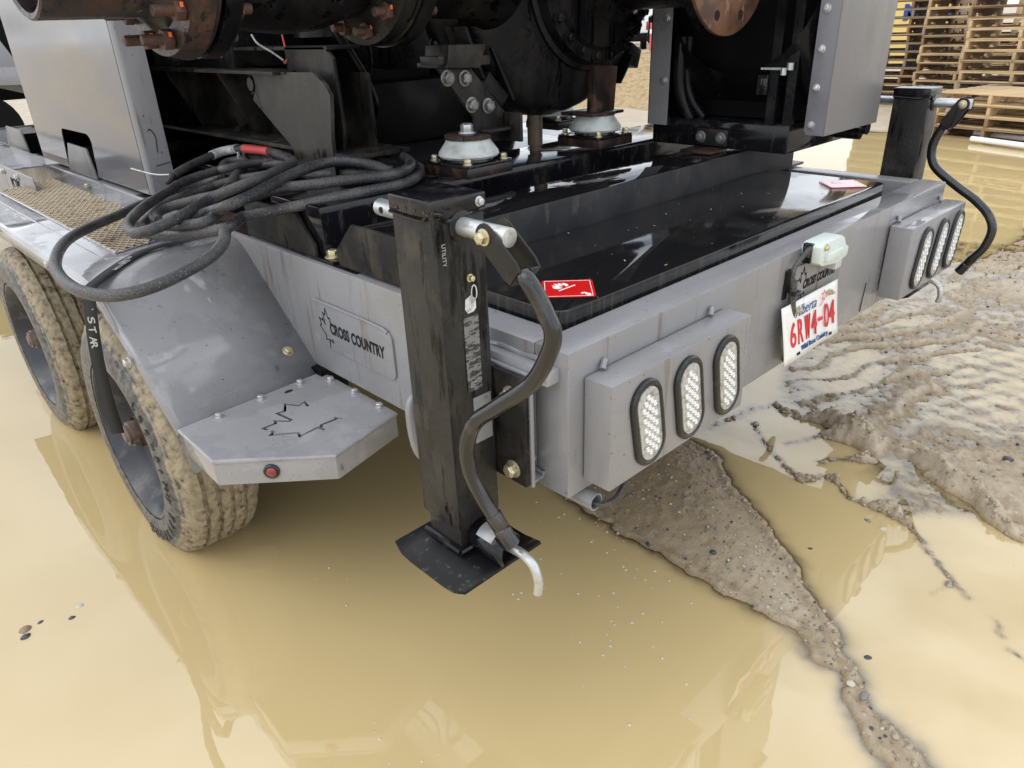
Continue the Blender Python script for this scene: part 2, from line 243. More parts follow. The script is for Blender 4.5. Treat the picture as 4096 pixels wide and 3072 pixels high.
# ------------------------------------------------------------------ mesh tools
class MB:
    def __init__(s): s.v = []; s.f = []
    def add(s, vs, fs):
        k = len(s.v); s.v += [tuple(v) for v in vs]; s.f += [tuple(i+k for i in f) for f in fs]; return s
    def box(s, x0, x1, y0, y1, z0, z1):
        return s.add([(x, y, z) for x in (x0, x1) for y in (y0, y1) for z in (z0, z1)],
                     [(0, 1, 3, 2), (4, 6, 7, 5), (0, 4, 5, 1), (2, 3, 7, 6), (0, 2, 6, 4), (1, 5, 7, 3)])
    def hull(s, a, b):                          # two matching loops joined: prism between loop a and loop b
        n = len(a)
        return s.add(list(a)+list(b), [tuple(range(n))[::-1], tuple(range(n, 2*n))]+[(i, (i+1) % n, n+(i+1) % n, n+i) for i in range(n)])
    def prism(s, pts, ax, a, b):                # polygon in the plane across ax, extruded from a to b
        def P(p, h): return {'x': (h, p[0], p[1]), 'y': (p[0], h, p[1]), 'z': (p[0], p[1], h)}[ax]
        return s.hull([P(p, a) for p in pts], [P(p, b) for p in pts])
    def cyl(s, p0, p1, r0, r1=None, n=20, cap=True, rot=0):
        r1 = r0 if r1 is None else r1
        p0, p1 = Vector(p0), Vector(p1); d = (p1-p0).normalized()
        u = d.orthogonal().normalized() if abs(d.z) < .9 else d.cross(Vector((0, 1, 0))).normalized(); w = d.cross(u)
        A = [(math.cos(2*math.pi*i/n+rot), math.sin(2*math.pi*i/n+rot)) for i in range(n)]
        vs = [p0+u*(a*r0)+w*(b*r0) for a, b in A]+[p1+u*(a*r1)+w*(b*r1) for a, b in A]
        fs = [(i, (i+1) % n, n+(i+1) % n, n+i) for i in range(n)]
        if cap: fs += [tuple(range(n))[::-1], tuple(range(n, 2*n))]
        return s.add(vs, fs)
    def lathe(s, o, ax, prof, n=48, close=False):  # prof: (along axis, radius)
        o, d = Vector(o), Vector(ax).normalized(); u = d.orthogonal().normalized(); w = d.cross(u)
        vs = []; m_ = len(prof)
        for h, r in prof:
            for i in range(n):
                t = 2*math.pi*i/n; vs.append(o+d*h+u*(math.cos(t)*r)+w*(math.sin(t)*r))
        fs = [(j*n+i, j*n+(i+1) % n, (j+1)*n+(i+1) % n, (j+1)*n+i) for j in range(m_-1) for i in range(n)]
        if close: fs += [((m_-1)*n+i, (m_-1)*n+(i+1) % n, (i+1) % n, i) for i in range(n)]
        return s.add(vs, fs)
    def tube(s, pts, r, n=12, cap=True):
        pts = [Vector(p) for p in pts]; k = len(pts); T = []
        for i in range(k): T.append((pts[min(i+1, k-1)]-pts[max(i-1, 0)]).normalized())
        u = T[0].orthogonal().normalized(); vs = []
        for i in range(k):
            u = (u-T[i]*u.dot(T[i])).normalized(); w = T[i].cross(u); rr = r[i] if hasattr(r, '__len__') else r
            vs += [pts[i]+u*(math.cos(2*math.pi*j/n)*rr)+w*(math.sin(2*math.pi*j/n)*rr) for j in range(n)]
        fs = [(i*n+j, i*n+(j+1) % n, (i+1)*n+(j+1) % n, (i+1)*n+j) for i in range(k-1) for j in range(n)]
        if cap: fs += [tuple(range(n))[::-1], tuple((k-1)*n+j for j in range(n))]
        return s.add(vs, fs)
    def mesh(s, name, mat, bevel=0, ang=35):
        me = bpy.data.meshes.new(name); me.from_pydata(s.v, [], s.f); me.validate(clean_customdata=False)
        import bmesh
        bm = bmesh.new(); bm.from_mesh(me); bmesh.ops.recalc_face_normals(bm, faces=bm.faces)
        if bevel:
            es = [e for e in bm.edges if len(e.link_faces) == 2 and e.calc_face_angle(0) > R(32)]
            bmesh.ops.bevel(bm, geom=es, offset=bevel, segments=2, profile=.6, affect='EDGES', clamp_overlap=True)
        bm.to_mesh(me); bm.free()
        for p in me.polygons: p.use_smooth = True
        me.set_sharp_from_angle(angle=R(ang)); me.materials.append(mat)
        return me
    def build(s, name, mat, parent=None, bevel=0, ang=35, **k):
        ob = bpy.data.objects.new(name, s.mesh(name, mat, bevel, ang)); C.objects.link(ob); put(ob, parent); tag(ob, **k); return ob
def put(ob, parent):
    if parent is not None:
        ob.parent = parent
        if parent.parent is None and parent.type == 'EMPTY' and not parent.get('_local'):
            ob.location = -parent.location
def tag(o, label=None, cat=None, group=None, kind=None):
    if label: o['label'] = label
    if cat: o['category'] = cat
    if group: o['group'] = group
    if kind: o['kind'] = kind
def thing(name, loc, label, cat, group=None, rz=0, local=False):
    o = bpy.data.objects.new(name, None); C.objects.link(o); o.location = loc; o.rotation_euler.z = rz; o.empty_display_size = .1
    tag(o, label, cat, group)
    if local: o['_local'] = 1
    return o
def bolt(p, d, r, h, mat, parent, name='bolt', washer=True, shank=0, lab=None):
    """hex head standing on p along d"""
    p, d = Vector(p), Vector(d).normalized(); b = MB()
    if washer: b.cyl(p, p+d*h*.22, r*1.32, n=18)
    q = p+d*(h*.2 if washer else 0)
    b.cyl(q, q+d*h*.85, r, n=6, rot=random.random()); b.cyl(q+d*h*.85, q+d*h, r*.9, r*.72, n=6, rot=0)
    if shank:
        b.v = b.v[:0]; b.f = b.f[:0]
        if washer: b.cyl(p, p+d*h*.22, r*1.32, n=18)
        b.cyl(q, q+d*h, r, n=6, rot=random.random())
        k = 9; prof = []
        for i in range(k): prof += [(h+shank*i/k, r*.56), (h+shank*(i+.5)/k, r*.50)]
        prof += [(h+shank, r*.48), (h+shank, .0004)]
        b.lathe(q, d, prof, n=14)
    return b.build(name, mat, parent, bevel=r*.06, label=lab)
def smooth_path(p, m_=6):
    p = [Vector(q) for q in p]; P = [p[0]*2-p[1]]+p+[p[-1]*2-p[-2]]; out = []
    for i in range(1, len(P)-2):
        for j in range(m_):
            t = j/m_; a, b, c, d = P[i-1], P[i], P[i+1], P[i+2]
            out.append(.5*((2*b)+(c-a)*t+(2*a-5*b+4*c-d)*t*t+(3*b-a-3*c+d)*t**3))
    out.append(p[-1]); return out
def lettering(txt, o, u, v, size, mat, parent, xs=1.0, depth=.0004, bold=0, shear=0, name='lettering', track=1.0, fit=None):
    cu = bpy.data.curves.new('t', 'FONT'); cu.body = txt; cu.size = size; cu.extrude = depth; cu.offset = bold; cu.shear = shear; cu.space_character = track
    to = bpy.data.objects.new('t', cu); C.objects.link(to); dg = bpy.context.evaluated_depsgraph_get()
    me = bpy.data.meshes.new_from_object(to.evaluated_get(dg)); bpy.data.objects.remove(to)
    u, v = Vector(u).normalized(), Vector(v).normalized(); w = u.cross(v)
    o = Vector(o)
    if fit:
        ax_ = [q.co.x for q in me.vertices]; ay_ = [q.co.y for q in me.vertices]; x_0, y_0 = min(ax_), min(ay_); fx_, fy_ = fit[0]/(max(ax_)-x_0), fit[1]/(max(ay_)-y_0); xs = 1
        for q in me.vertices: q.co.x = (q.co.x-x_0)*fx_; q.co.y = (q.co.y-y_0)*fy_
    for q in me.vertices: q.co = o+u*(q.co.x*xs)+v*q.co.y+w*q.co.z
    me.materials.clear(); me.materials.append(mat); me.name = name
    ob = bpy.data.objects.new(name, me); C.objects.link(ob); put(ob, parent); return ob
def ribbon(mb, pts, w, o, u, v, d=.0008):
    """a flat strip of width w along 2D points, standing d proud of the plane"""
    u, v = Vector(u).normalized(), Vector(v).normalized(); nrm = u.cross(v)
    for a, b in zip(pts[:-1], pts[1:]):
        a, b = Vector((a[0], a[1])), Vector((b[0], b[1])); t = (b-a); ln = t.length
        if ln < 1e-6: continue
        t /= ln; s_ = Vector((-t.y, t.x))*w/2; a2 = a-t*w*.3; b2 = b+t*w*.3
        lp = [a2-s_, b2-s_, b2+s_, a2+s_]
        mb.hull([Vector(o)+u*p.x+v*p.y for p in lp], [Vector(o)+u*p.x+v*p.y+nrm*d for p in lp])
LEAF = [(.66, .58), (.64, .78), (.56, .74), (.44, 1.0), (.38, .80), (.27, .86), (.33, .54), (.20, .70), (.17, .62), (.02, .68), (.09, .50), (.0, .46), (.30, .24), (.27, .12), (.46, .16), (.46, -.06), (.47, .15), (.66, .13), (.63, .20), (.70, .10)]

def plate2d(name, polys, put3, th, mat, parent, **k):
    """flat plate cut from outlines (first the rim, then the holes), real openings"""
    cu = bpy.data.curves.new('c', 'CURVE'); cu.dimensions = '2D'; cu.fill_mode = 'BOTH'; cu.extrude = th/2
    for poly in polys:
        sp_ = cu.splines.new('POLY'); sp_.points.add(len(poly)-1); sp_.use_cyclic_u = True
        for i, q in enumerate(poly): sp_.points[i].co = (q[0], q[1], 0, 1)
    to = bpy.data.objects.new('t', cu); C.objects.link(to); me = bpy.data.meshes.new_from_object(to.evaluated_get(bpy.context.evaluated_depsgraph_get())); bpy.data.objects.remove(to)
    for q in me.vertices: q.co = Vector(put3(q.co))
    me.materials.clear(); me.materials.append(mat); me.name = name
    ob = bpy.data.objects.new(name, me); C.objects.link(ob); put(ob, parent); tag(ob, **k); return ob

M['clod'] = pbr('mud_clod', (.38, .32, .235), .42, bump=.002, bscale=90, layers=[((.27, .215, .15), 40, I3, .45, .62, .3), ((.48, .42, .33), 70, I3, .6, .72, .5)])
M['foot'] = pbr('black_foot_plate', (.008, .008, .009), .34, rnoise=.05, ior=1.30, layers=[((.05, .052, .056), 55, I3, .60, .66, .2), ((.09, .04, .02), 20, I3, .70, .8, .7)])

M['beam'] = pbr('dusty_wet_beam', (.020, .020, .024), .55, bump=.0004, bscale=24, ior=1.33, layers=[((.008, .008, .009), 5, I3, -1, -.5, .045, 'up'), ((.036, .035, .037), 9, (1, 1, 1), .42, .62, .55, 'side'), ((.07, .065, .056), 30, (1, 1, .3), .57, .70, .6, 'side'), ((.10, .045, .02), 7, I3, .66, .76, .6)])
# ------------------------------------------------------------------ ground and water
def vnoise(x, y, seed):
    g = np.random.default_rng(seed).random((256, 256))
    xi = np.floor(x).astype(int); yi = np.floor(y).astype(int); fx = x-xi; fy = y-yi
    fx = fx*fx*(3-2*fx); fy = fy*fy*(3-2*fy); a = lambda i, j: g[(xi+i) % 256, (yi+j) % 256]
    return (a(0, 0)*(1-fx)+a(1, 0)*fx)*(1-fy)+(a(0, 1)*(1-fx)+a(1, 1)*fx)*fy
def fbm(x, y, s, o=4, seed=1):
    r = 0; am = .5; k = 0
    for i in range(o): r = r+am*(vnoise(x*s, y*s, seed+i)-.5)*2; k += am; am *= .5; s *= 2.03
    return r/k
def seg_d(x, y, a, b):
    ax, ay = a; dx, dy = b[0]-ax, b[1]-ay; t = np.clip(((x-ax)*dx+(y-ay)*dy)/(dx*dx+dy*dy+1e-12), 0, 1)
    return np.hypot(x-ax-t*dx, y-ay-t*dy)
def line_d(x, y, p): return np.minimum.reduce([seg_d(x, y, a, b) for a, b in zip(p[:-1], p[1:])])
def poly_sd(x, y, p):                                   # > 0 inside
    d = line_d(x, y, p+[p[0]]); ins = np.zeros(x.shape, bool)
    for (x0, y0), (x1, y1) in zip(p, p[1:]+[p[0]]):
        c = ((y0 > y) != (y1 > y)) & (x < (x1-x0)*(y-y0)/((y1-y0) if y1 != y0 else 1e-9)+x0); ins ^= c
    return np.where(ins, d, -d)
sst = lambda t: t*t*(3-2*t)
def ramp(v, a, b): return sst(np.clip((v-a)/(b-a), 0, 1))
WEDGE = [(.60, .80), (.534, .363), (.527, .23), (.528, .114), (.517, .018), (.517, -.071), (.516, -.187), (.518, -.287), (.467, -.355), (.467, -.42), (.381, -.479), (.327, -.548), (.296, -.587), (.22, -.70),
         (.30, -.74), (.361, -.639), (.393, -.593), (.419, -.51), (.473, -.463), (.516, -.415), (.603, -.332), (.665, -.238), (.756, -.154), (.822, -.052), (.9, .057), (.975, .171), (1.079, .277), (1.101, .317), (1.105, .401), (1.12, .60), (1.0, .85)]
LAND = [(1.62, .34), (1.56, .16), (1.50, .04), (1.51, -.05), (1.42, -.12), (1.33, -.15), (1.20, -.20), (1.17, -.25), (1.20, -.296), (1.253, -.353), (1.283, -.417), (1.30, -.50), (1.32, -.62), (1.5, -1.2), (4, -6), (60, -60), (60, 1.0), (9.3, 1.0), (6.5, .45), (4.45, .30), (4.2, .80), (4.6, 1.3), (4.2, 1.6), (3.2, 1.2), (2.6, .80), (2.0, .55)]
FAR = [(9.0, 1.0), (9.1, 2.2), (8.7, 3.3), (7.6, 4.8), (6.0, 5.5), (3.0, 5.8), (.9, 5.6), (-.2, 4.4), (-1.5, 4.6), (-8, 9), (-60, 60), (-60, 400), (400, 400), (400, -60), (60, -60), (12, -2)]
RIDGES = [([(1.202, .436), (1.336, .388), (1.469, .372), (1.541, .319), (1.52, .208), (1.571, .131), (1.525, .048), (1.516, -.023)], .042, .034),
          ([(1.317, .149), (1.447, .098), (1.49, .004), (1.48, -.07)], .03, .030),
          ([(1.367, .305), (1.274, .218), (1.219, .147), (1.18, .086), (1.154, .026)], .026, .038),
          ([(1.134, .001), (1.204, -.018), (1.22, -.06)], .022, .034), ([(1.28, .018), (1.343, -.029), (1.40, -.083)], .024, .034),
          ([(1.201, -.075), (1.155, -.148), (1.144, -.22), (1.153, -.263), (1.123, -.325), (1.065, -.382), (1.01, -.447), (.958, -.507), (.925, -.544)], .020, .032),
          ([(1.525, -.226), (1.476, -.291), (1.424, -.347), (1.419, -.412), (1.318, -.501), (1.269, -.583)], .022, .02),
          ([(.88, -.62), (.84, -.64)], .02, .025), ([(.80, -.67), (.79, -.72)], .014, .02),
          ([(.95, -.49), (.91, -.485), (.88, -.475)], .012, .018)]
def axis(lo, a, b, hi, fine, grow):
    r = list(np.arange(a, b, fine)); s_ = fine; v = b
    while v < hi: r.append(v); s_ *= grow; v += s_
    s_ = fine; v = a-fine
    while v > lo: r.insert(0, v); s_ *= grow; v -= s_
    return np.array(r)
gx = axis(-400, -.2, 2.5, 500, .0075, 1.020); gy = axis(-60, -.78, .80, 500, .0075, 1.020)
X, Y = np.meshgrid(gx, gy, indexing='ij')
wx = X+.05*fbm(X, Y, 5, 3, 40); wy = Y+.05*fbm(X, Y, 5, 3, 50)
w2x = X+.012*fbm(X, Y, 22, 3, 60); w2y = Y+.012*fbm(X, Y, 22, 3, 70)
H = -.060+.010*fbm(X, Y, 2.0, 3, 3)-.05*ramp(Y, .3, 1.5)*ramp(-X, -1.2, -.2)
lump = .5+.5*fbm(X, Y, 45, 4, 5); fine = .5+.5*fbm(X, Y, 95, 3, 6)
sdw = poly_sd(w2x, w2y, WEDGE)
lft = ramp(.62-X, -.06, .10)
H = np.maximum(H, -.060+.062*ramp(sdw, -.10, .012)+.030*ramp(sdw, -.005, .17)+.008*(lump-.5)*ramp(sdw, -.12, .0)+.009*ramp(-np.abs(sdw-.010), -.02, 0)*lump)
sdl = poly_sd(wx, wy, LAND)
near = ramp(-np.hypot(X-1.6, Y), -12, -3)
rough = fbm(X, Y, 7, 5, 8)*.009+fbm(X, Y, 30, 4, 9)*.010+fbm(X*.45, Y, 3.2, 3, 15)*.010
pudd = ramp(fbm(X*.7+3, Y*1.3, 3.4, 3, 21), -.12, .22)
lug = .5+.5*np.sin((X*.42+Y*1.0+.12*fbm(X, Y, 3, 2, 33))*2*math.pi/.145)       # tread marks beside the bumper
lugm = ramp(-np.hypot((X-2.35)/.95, (Y-.18)/.42), -1.0, -.55)
cell = np.sin((.86*X+.5*Y+.05*fbm(X, Y, 4, 2, 35))*2*math.pi/.115)*np.sin((-.5*X+.86*Y+.05*fbm(X, Y, 4, 2, 36))*2*math.pi/.17)
cellm = ramp(-np.hypot((X-2.7)/1.3, (Y+.25)/.30), -1.1, -.4)
hl = -.0045+rough*.80+.011*pudd+lugm*(-.011+.020*lug**5*(.3+1.2*lump))+cellm*(-.006+.009*cell*(.5+lump))
hl = hl+.007*ramp(fbm(X, Y, 60, 2, 77), .1, .6)+.003*(fine-.5)
H = np.maximum(H, np.where(sdl > -.25, -.06+(.06+hl)*ramp(sdl, -.10, .03), -9))
for pts, wd, ht in RIDGES:
    d = line_d(w2x, w2y, pts)/(wd*(.75+.6*lump)); H = H+np.where(d < 2.2, (ht*.62+.037)*np.exp(-d*d*1.1)*(.55+.55*lump+.35*fine), 0)
fo = poly_sd(1.2*wx-.2*X, 1.2*wy-.2*Y, FAR)
H = np.maximum(H, np.where(fo > -1, -.06+(.085+.022*fbm(X, Y, 1.3, 4, 12)+.01*fbm(X, Y, 9, 3, 13))*ramp(fo, -.5, .4), -9))
d = np.hypot((w2x+.90)/.16, (w2y-.95)/.09); H = H+.052*np.exp(-d*d)*(.8+.5*lump)   # gravel just under the water at left
H = H-.10*ramp(-np.hypot(X+.36, Y-1.6), -1.5, -.9)*ramp(-X, -.2, .1)
def grid_mesh(name, Z, mat, attr, av, kind):
    nx, ny = Z.shape; me = bpy.data.meshes.new(name)
    co = np.stack([X, Y, Z], -1).reshape(-1, 3).astype(np.float32); i = np.arange(nx*ny).reshape(nx, ny)
    q = np.stack([i[:-1, :-1], i[1:, :-1], i[1:, 1:], i[:-1, 1:]], -1).reshape(-1, 4)
    me.vertices.add(len(co)); me.vertices.foreach_set('co', co.ravel()); me.loops.add(q.size); me.loops.foreach_set('vertex_index', q.ravel().astype(np.int32))
    me.polygons.add(len(q)); me.polygons.foreach_set('loop_start', (np.arange(len(q))*4).astype(np.int32)); me.update(calc_edges=True)
    me.polygons.foreach_set('use_smooth', np.ones(len(q), bool))
    a = me.attributes.new(attr, 'FLOAT', 'POINT'); a.data.foreach_set('value', av.ravel().astype(np.float32)); me.materials.append(mat)
    ob = bpy.data.objects.new(name, me); C.objects.link(ob); tag(ob, kind=kind); return ob
ground = grid_mesh('ground', H, M['ground'], 'wet', np.maximum(1-np.clip((H-.001)/.012, 0, 1)*.85, .85*ramp(sdw, -.05, .02)*ramp(X+.6*Y, .05, .9)), 'structure')
wave = .0009*fbm(X, Y, 1.6, 3, 91)+.0010*np.exp(-((np.hypot(X+.28, Y-.95)-.055)/.006)**2)
water = grid_mesh('puddle_water', wave*np.exp(-np.hypot(X, Y)/6), M['water'], 'silt', 1-np.exp(-np.clip(-H, 0, 1)*95), 'structure')
def hz(x, y):
    i = min(max(int(np.searchsorted(gx, x)), 0), len(gx)-1); j = min(max(int(np.searchsorted(gy, y)), 0), len(gy)-1); return float(H[i, j])
# loose grit: too many to count
ICO = []
def ico():
    t = (1+5**.5)/2
    v = [(-1, t, 0), (1, t, 0), (-1, -t, 0), (1, -t, 0), (0, -1, t), (0, 1, t), (0, -1, -t), (0, 1, -t), (t, 0, -1), (t, 0, 1), (-t, 0, -1), (-t, 0, 1)]
    f = [(0, 11, 5), (0, 5, 1), (0, 1, 7), (0, 7, 10), (0, 10, 11), (1, 5, 9), (5, 11, 4), (11, 10, 2), (10, 7, 6), (7, 1, 8), (3, 9, 4), (3, 4, 2), (3, 2, 6), (3, 6, 8), (3, 8, 9), (4, 9, 5), (2, 4, 11), (6, 2, 10), (8, 6, 7), (9, 8, 1)]
    return [Vector(q)/1.9 for q in v], f
IV, IF = ico()
def stone(mb, x, y, z, r, fl=.6):
    a = random.random()*6.3; ca, sa = math.cos(a), math.sin(a); e = random.uniform(.65, 1.0); vs = []
    for v in IV:
        j = 1+random.uniform(-.16, .16); px, py, pz = v.x*r*j, v.y*r*j*e, v.z*r*fl*j
        vs.append((x+px*ca-py*sa, y+px*sa+py*ca, z+pz))
    mb.add(vs, IF)
for nm, mi, cnt in (('gravel', 3, 1100), ('gravel', 0, 420), ('gravel', 1, 260), ('gravel', 2, 420)):
    g = MB(); k = 0
    while k < cnt:
        if random.random() < .62: x, y = random.uniform(.25, 1.2), random.uniform(-.72, .6)
        else: x, y = random.uniform(1.0, 4.5), random.uniform(-1.0, .8)
        h = hz(x, y)
        if h < -.030+random.random()*.026: continue
        stone(g, x, y, h+.0008, random.choice((.002, .0025, .003, .004, .0055))*(1 if x < 1.4 else 1.5)); k += 1
    g.build(nm, M['stone'][mi], kind='stuff', ang=180)
sb = MB()
for x0, x1, y0, y1, n_ in ((.10, .52, -.05, .62, 95), (-.02, .25, -.32, .0, 16), (-.28, -.12, .55, .80, 9), (-.42, -.30, -.05, .25, 7), (1.1, 1.6, -.75, -.3, 26)):
    for i in range(n_):
        x, y = random.uniform(x0, x1), random.uniform(y0, y1)
        if hz(x, y) < .004: stone(sb, x, y, -.0012, random.choice((.0022, .003, .004, .0055)), .75)
sb.build('gravel', M['stone'][0], kind='stuff', ang=180)
# broken clods along the ridges and the bank's edge
cl = MB(); k = 0
while k < 900:
    if random.random() < .72:
        pts, wd, ht = random.choice(RIDGES[:7]); i = random.randrange(len(pts)-1); t = random.random(); x = pts[i][0]*(1-t)+pts[i+1][0]*t+random.gauss(0, wd*.6); y = pts[i][1]*(1-t)+pts[i+1][1]*t+random.gauss(0, wd*.6)
    else:
        i = random.randrange(14, len(WEDGE)-2); t = random.random(); x = WEDGE[i][0]*(1-t)+WEDGE[i+1][0]*t+random.gauss(-.012, .012); y = WEDGE[i][1]*(1-t)+WEDGE[i+1][1]*t+random.gauss(0, .012)
    h = hz(x, y); k += 1
    if h < -.004: continue
    stone(cl, x, y, h-.001, random.choice((.003, .004, .004, .006, .010)), .6)
cl.build('mud_clods', M['clod'], kind='stuff', ang=180)
STN = [((.529, .169), .011, 1, 'small black stone on the lower edge of the mud bank under the bumper'), ((.609, .007), .012, 1, 'dark stone in the middle of the wet mud bank'),
       ((.835, -.167), .009, 1, 'tiny dark stone alone in the water right of the mud bank'), ((1.071, -.231), .013, 3, 'grey stone in the shallow water beside the low mud ridge'),
       ((1.064, -.278), .012, 0, 'pale yellowish stone in the water below the grey one'), ((.554, -.445), .013, 1, 'dark blue stone in the water at the right of the narrow mud spit'),
       ((.429, -.487), .017, 3, 'largest grey brown stone on the narrow tail of the mud spit'), ((1.703, -.427), .020, 1, 'black stone on the pale mud at the far right'),
       ((.444, -.451), .011, 0, 'pale stone on the narrow mud spit above the grey brown one'), ((-.716, 1.12), .012, 0, 'pale brown stone poking out of the water at left, topmost of its row'),
       ((-.744, 1.087), .011, 1, 'dark stone in the water at left, just below the pale brown one'), ((-.808, 1.131), .010, 1, 'small black stone on the gravel patch at the left edge'),
       ((-.843, 1.13), .018, 2, 'brown stone on the gravel patch at the left edge'), ((-.849, 1.10), .016, 1, 'black stone touching the brown one at the left edge'),
       ((.194, -.185), .007, 0, 'white chip in the water left of the mud bank')]
for (x, y), r, mi, lb in STN:
    g = MB(); stone(g, 0, 0, 0, r, .55); o = g.build('stone', M['stone'][mi], bevel=r*.12, ang=180); o.location = (x, y, max(hz(x, y), -.003)+r*.12); tag(o, lb, 'stone', 'stones around the puddle')
g = MB(); g.tube(smooth_path([(.1137-.06, -.40, .0015), (.02, -.43, .002), (-.03, -.41, .0015)]), .0016, 6)
o = g.build('grass_stem', M['straw']); tag(o, 'thin green grass stem floating in the brown water', 'grass stem')
# pile of sand beyond the trailer
def pile():
    mb = MB(); n, k = 56, 20; cx, cy = 11.9, 8.1; vs = []; fs = []
    for i in range(k+1):
        for j in range(n):
            t = 2*math.pi*j/n; rr = i/k; r = rr*(3.9+.5*math.sin(3*t+1)+.4*math.sin(7*t)); z = .80*(math.cos(rr*math.pi)*.5+.5)**.8+random.uniform(-.03, .03)
            vs.append((cx+r*math.cos(t), cy+r*math.sin(t)*1.1, z-.03))
    for i in range(k):
        for j in range(n): fs.append((i*n+j, i*n+(j+1) % n, (i+1)*n+(j+1) % n, (i+1)*n+j))
    return mb.add(vs, fs)
tag(pile().build('sand_pile', M['sand'], ang=180), 'heap of coarse tan sand seen under the pump behind the trailer', 'sand pile')
# ------------------------------------------------------------------ trailer
ZR = .833
T = thing('trailer', (.95, 1.7, 0), 'grey tandem-axle trailer with dirty wheels, rear lights and red and white plate', 'trailer')
g = MB().box(0, 1.9, 0, .084, .52, ZR); bumper = g.build('rear_bumper', M['grey'], T, bevel=.005)
for x0, x1, nm in ((0, .075, 'side_rail'), (1.825, 1.9, 'side_rail')):
    MB().box(x0, x1, .086, 5.6, .52, ZR-.001).build(nm, M['grey'], T, bevel=.005)
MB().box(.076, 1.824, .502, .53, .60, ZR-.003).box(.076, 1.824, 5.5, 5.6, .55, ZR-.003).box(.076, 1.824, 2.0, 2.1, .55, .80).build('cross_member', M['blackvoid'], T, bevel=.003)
MB().box(.076, 1.824, .53, 5.5, .815, .828).build('deck_plate', M['blackgloss'], T)
# ledge of the rail beside the jack and the weld bead along it
w = MB(); w.prism([(-.028, .80), (.0005, .80), (.0005, .772), (-.034, .772), (-.034, .79)], 'y', .02, .33); w.build('jack_bracket', M['greywet'], T, bevel=.003)
wb = MB(); wb.tube(smooth_path([(-.003, .05+i*.03, .803+.0015*math.sin(i*2.1)) for i in range(9)], 3), .0055, 8); wb.build('weld_bead', M['greywet'], T)
def weld(pts, r=.005, par=None, mat='grey'):
    b = MB(); q = smooth_path(pts, 4); b.tube(q, [r*(.8+.35*random.random()) for _ in q], 8); return b.build('weld_bead', M[mat], par or T)
# logo plates with cut lettering
def logo(o, u, v, wdt, hgt, r, par, mat, th=.006, txs=1, tsz=.052, off=(.1, .055), leaf=(.02, .028, .105, .12), bent=None, shear=0, tfit=None):
    o, u, v = Vector(o), Vector(u), Vector(v); nrm = u.cross(v); P = []
    for cx, cy, a0 in ((wdt-r, r, -90), (wdt-r, hgt-r, 0), (r, hgt-r, 90), (r, r, 180)):
        for k in range(5): a = R(a0+22.5*k); P.append((cx+r*math.cos(a), cy+r*math.sin(a)))
    b = MB(); b.hull([o+u*p[0]+v*p[1] for p in P], [o+u*p[0]+v*p[1]+nrm*th for p in P]); pl = b.build('logo_plate', M[mat], par, bevel=.0015)
    lettering('CROSS COUNTRY', o+u*off[0]+v*off[1]+nrm*th, u, v, tsz, M['ink'], pl, bold=.0020, depth=.0006, track=1.06, shear=shear, fit=tfit)
    lm = MB(); x0, y0, w_, h_ = leaf
    q = [(x0+a*w_, y0+c*h_) for a, c in LEAF]; ribbon(lm, q, .0028, o+nrm*th, u, v); lm.build('maple_leaf_outline', M['ink'], pl)
    return pl
logo((0, .895, .598), (0, -1, 0), (0, 0, 1), .345, .127, .022, T, 'grey', tsz=.045, off=(.062, .049), leaf=(.012, .014, .085, .104), tfit=(.248, .033))
weld([(-.004, .90, .7275), (-.004, .75, .7285), (-.004, .60, .7275), (-.005, .565, .722)], .004, bumper)
logo((.842, 0, .690), (1, 0, 0), (0, 0, 1), .275, .098, .014, T, 'grey', tsz=.035, off=(.056, .028), leaf=(.015, .004, .078, .086), shear=.25, tfit=(.196, .026))
# drip streaks and scrapes as worn paint come from the material; a dark scratch beside the right light box
# fender (left): top sheet, outer lip, front slope, welded panels
A_ = Vector((0, 1.315, .822)); B_ = Vector((-.436, 1.225, .806)); C_ = Vector((-.414, .904, .503)); D_ = Vector((0, .929, .500))
def sheet(mb, pts, t, nrm): nrm = Vector(nrm).normalized(); mb.hull([Vector(p)-nrm*t for p in pts], [Vector(p) for p in pts])
f = MB(); n = 9; rows = []
for side in (0, 1):                                           # bent sheet: flat top rolling into the slope
    a, b, c = ((Vector((0, 3.02, .822)), A_, D_), (Vector((-.436, 2.90, .806)), B_, C_))[side]
    r_ = [a, a.lerp(b, .5), a.lerp(b, .93)]
    d1 = (b-a).normalized(); d2 = (c-b).normalized(); p0 = b-d1*.055; p2 = b+d2*.055
    for i in range(n+1): t = i/n; r_.append(p0.lerp(b, t).lerp(b.lerp(p2, t), t))
    r_ += [b.lerp(c, .5), c]; rows.append(r_)
NR = len(rows[0]); cols = []
for k in range(NR):
    pa, pb = rows[0][k], rows[1][k]; cols.append([pa, pa.lerp(pb, .5), pb.lerp(pa, .025), pb+Vector((-.004, 0, -.006))])
vs = [p for c in cols for p in c]; fs = []
for k in range(NR-1):
    for j in range(3): fs.append((k*4+j, k*4+j+1, (k+1)*4+j+1, (k+1)*4+j))
f.add(vs, fs)
lipo = [c[3] for c in cols]; lips = []
for k, p in enumerate(lipo):
    t_ = (lipo[min(k+1, NR-1)]-lipo[max(k-1, 0)]).normalized(); q = Vector((0, -t_.z, t_.y)).normalized()
    if q.z > 0: q = -q
    lips.append(p+q*.047+Vector((.004, 0, 0)))
vs = [Vector(p) for p in lipo]+lips; f.add(vs, [(k, k+1, NR+k+1, NR+k) for k in range(NR-1)])
fender = f.build('fender', M['greywet'], T, ang=50)
sm = fender.modifiers.new('thickness', 'SOLIDIFY'); sm.thickness = .004; sm.offset = -1
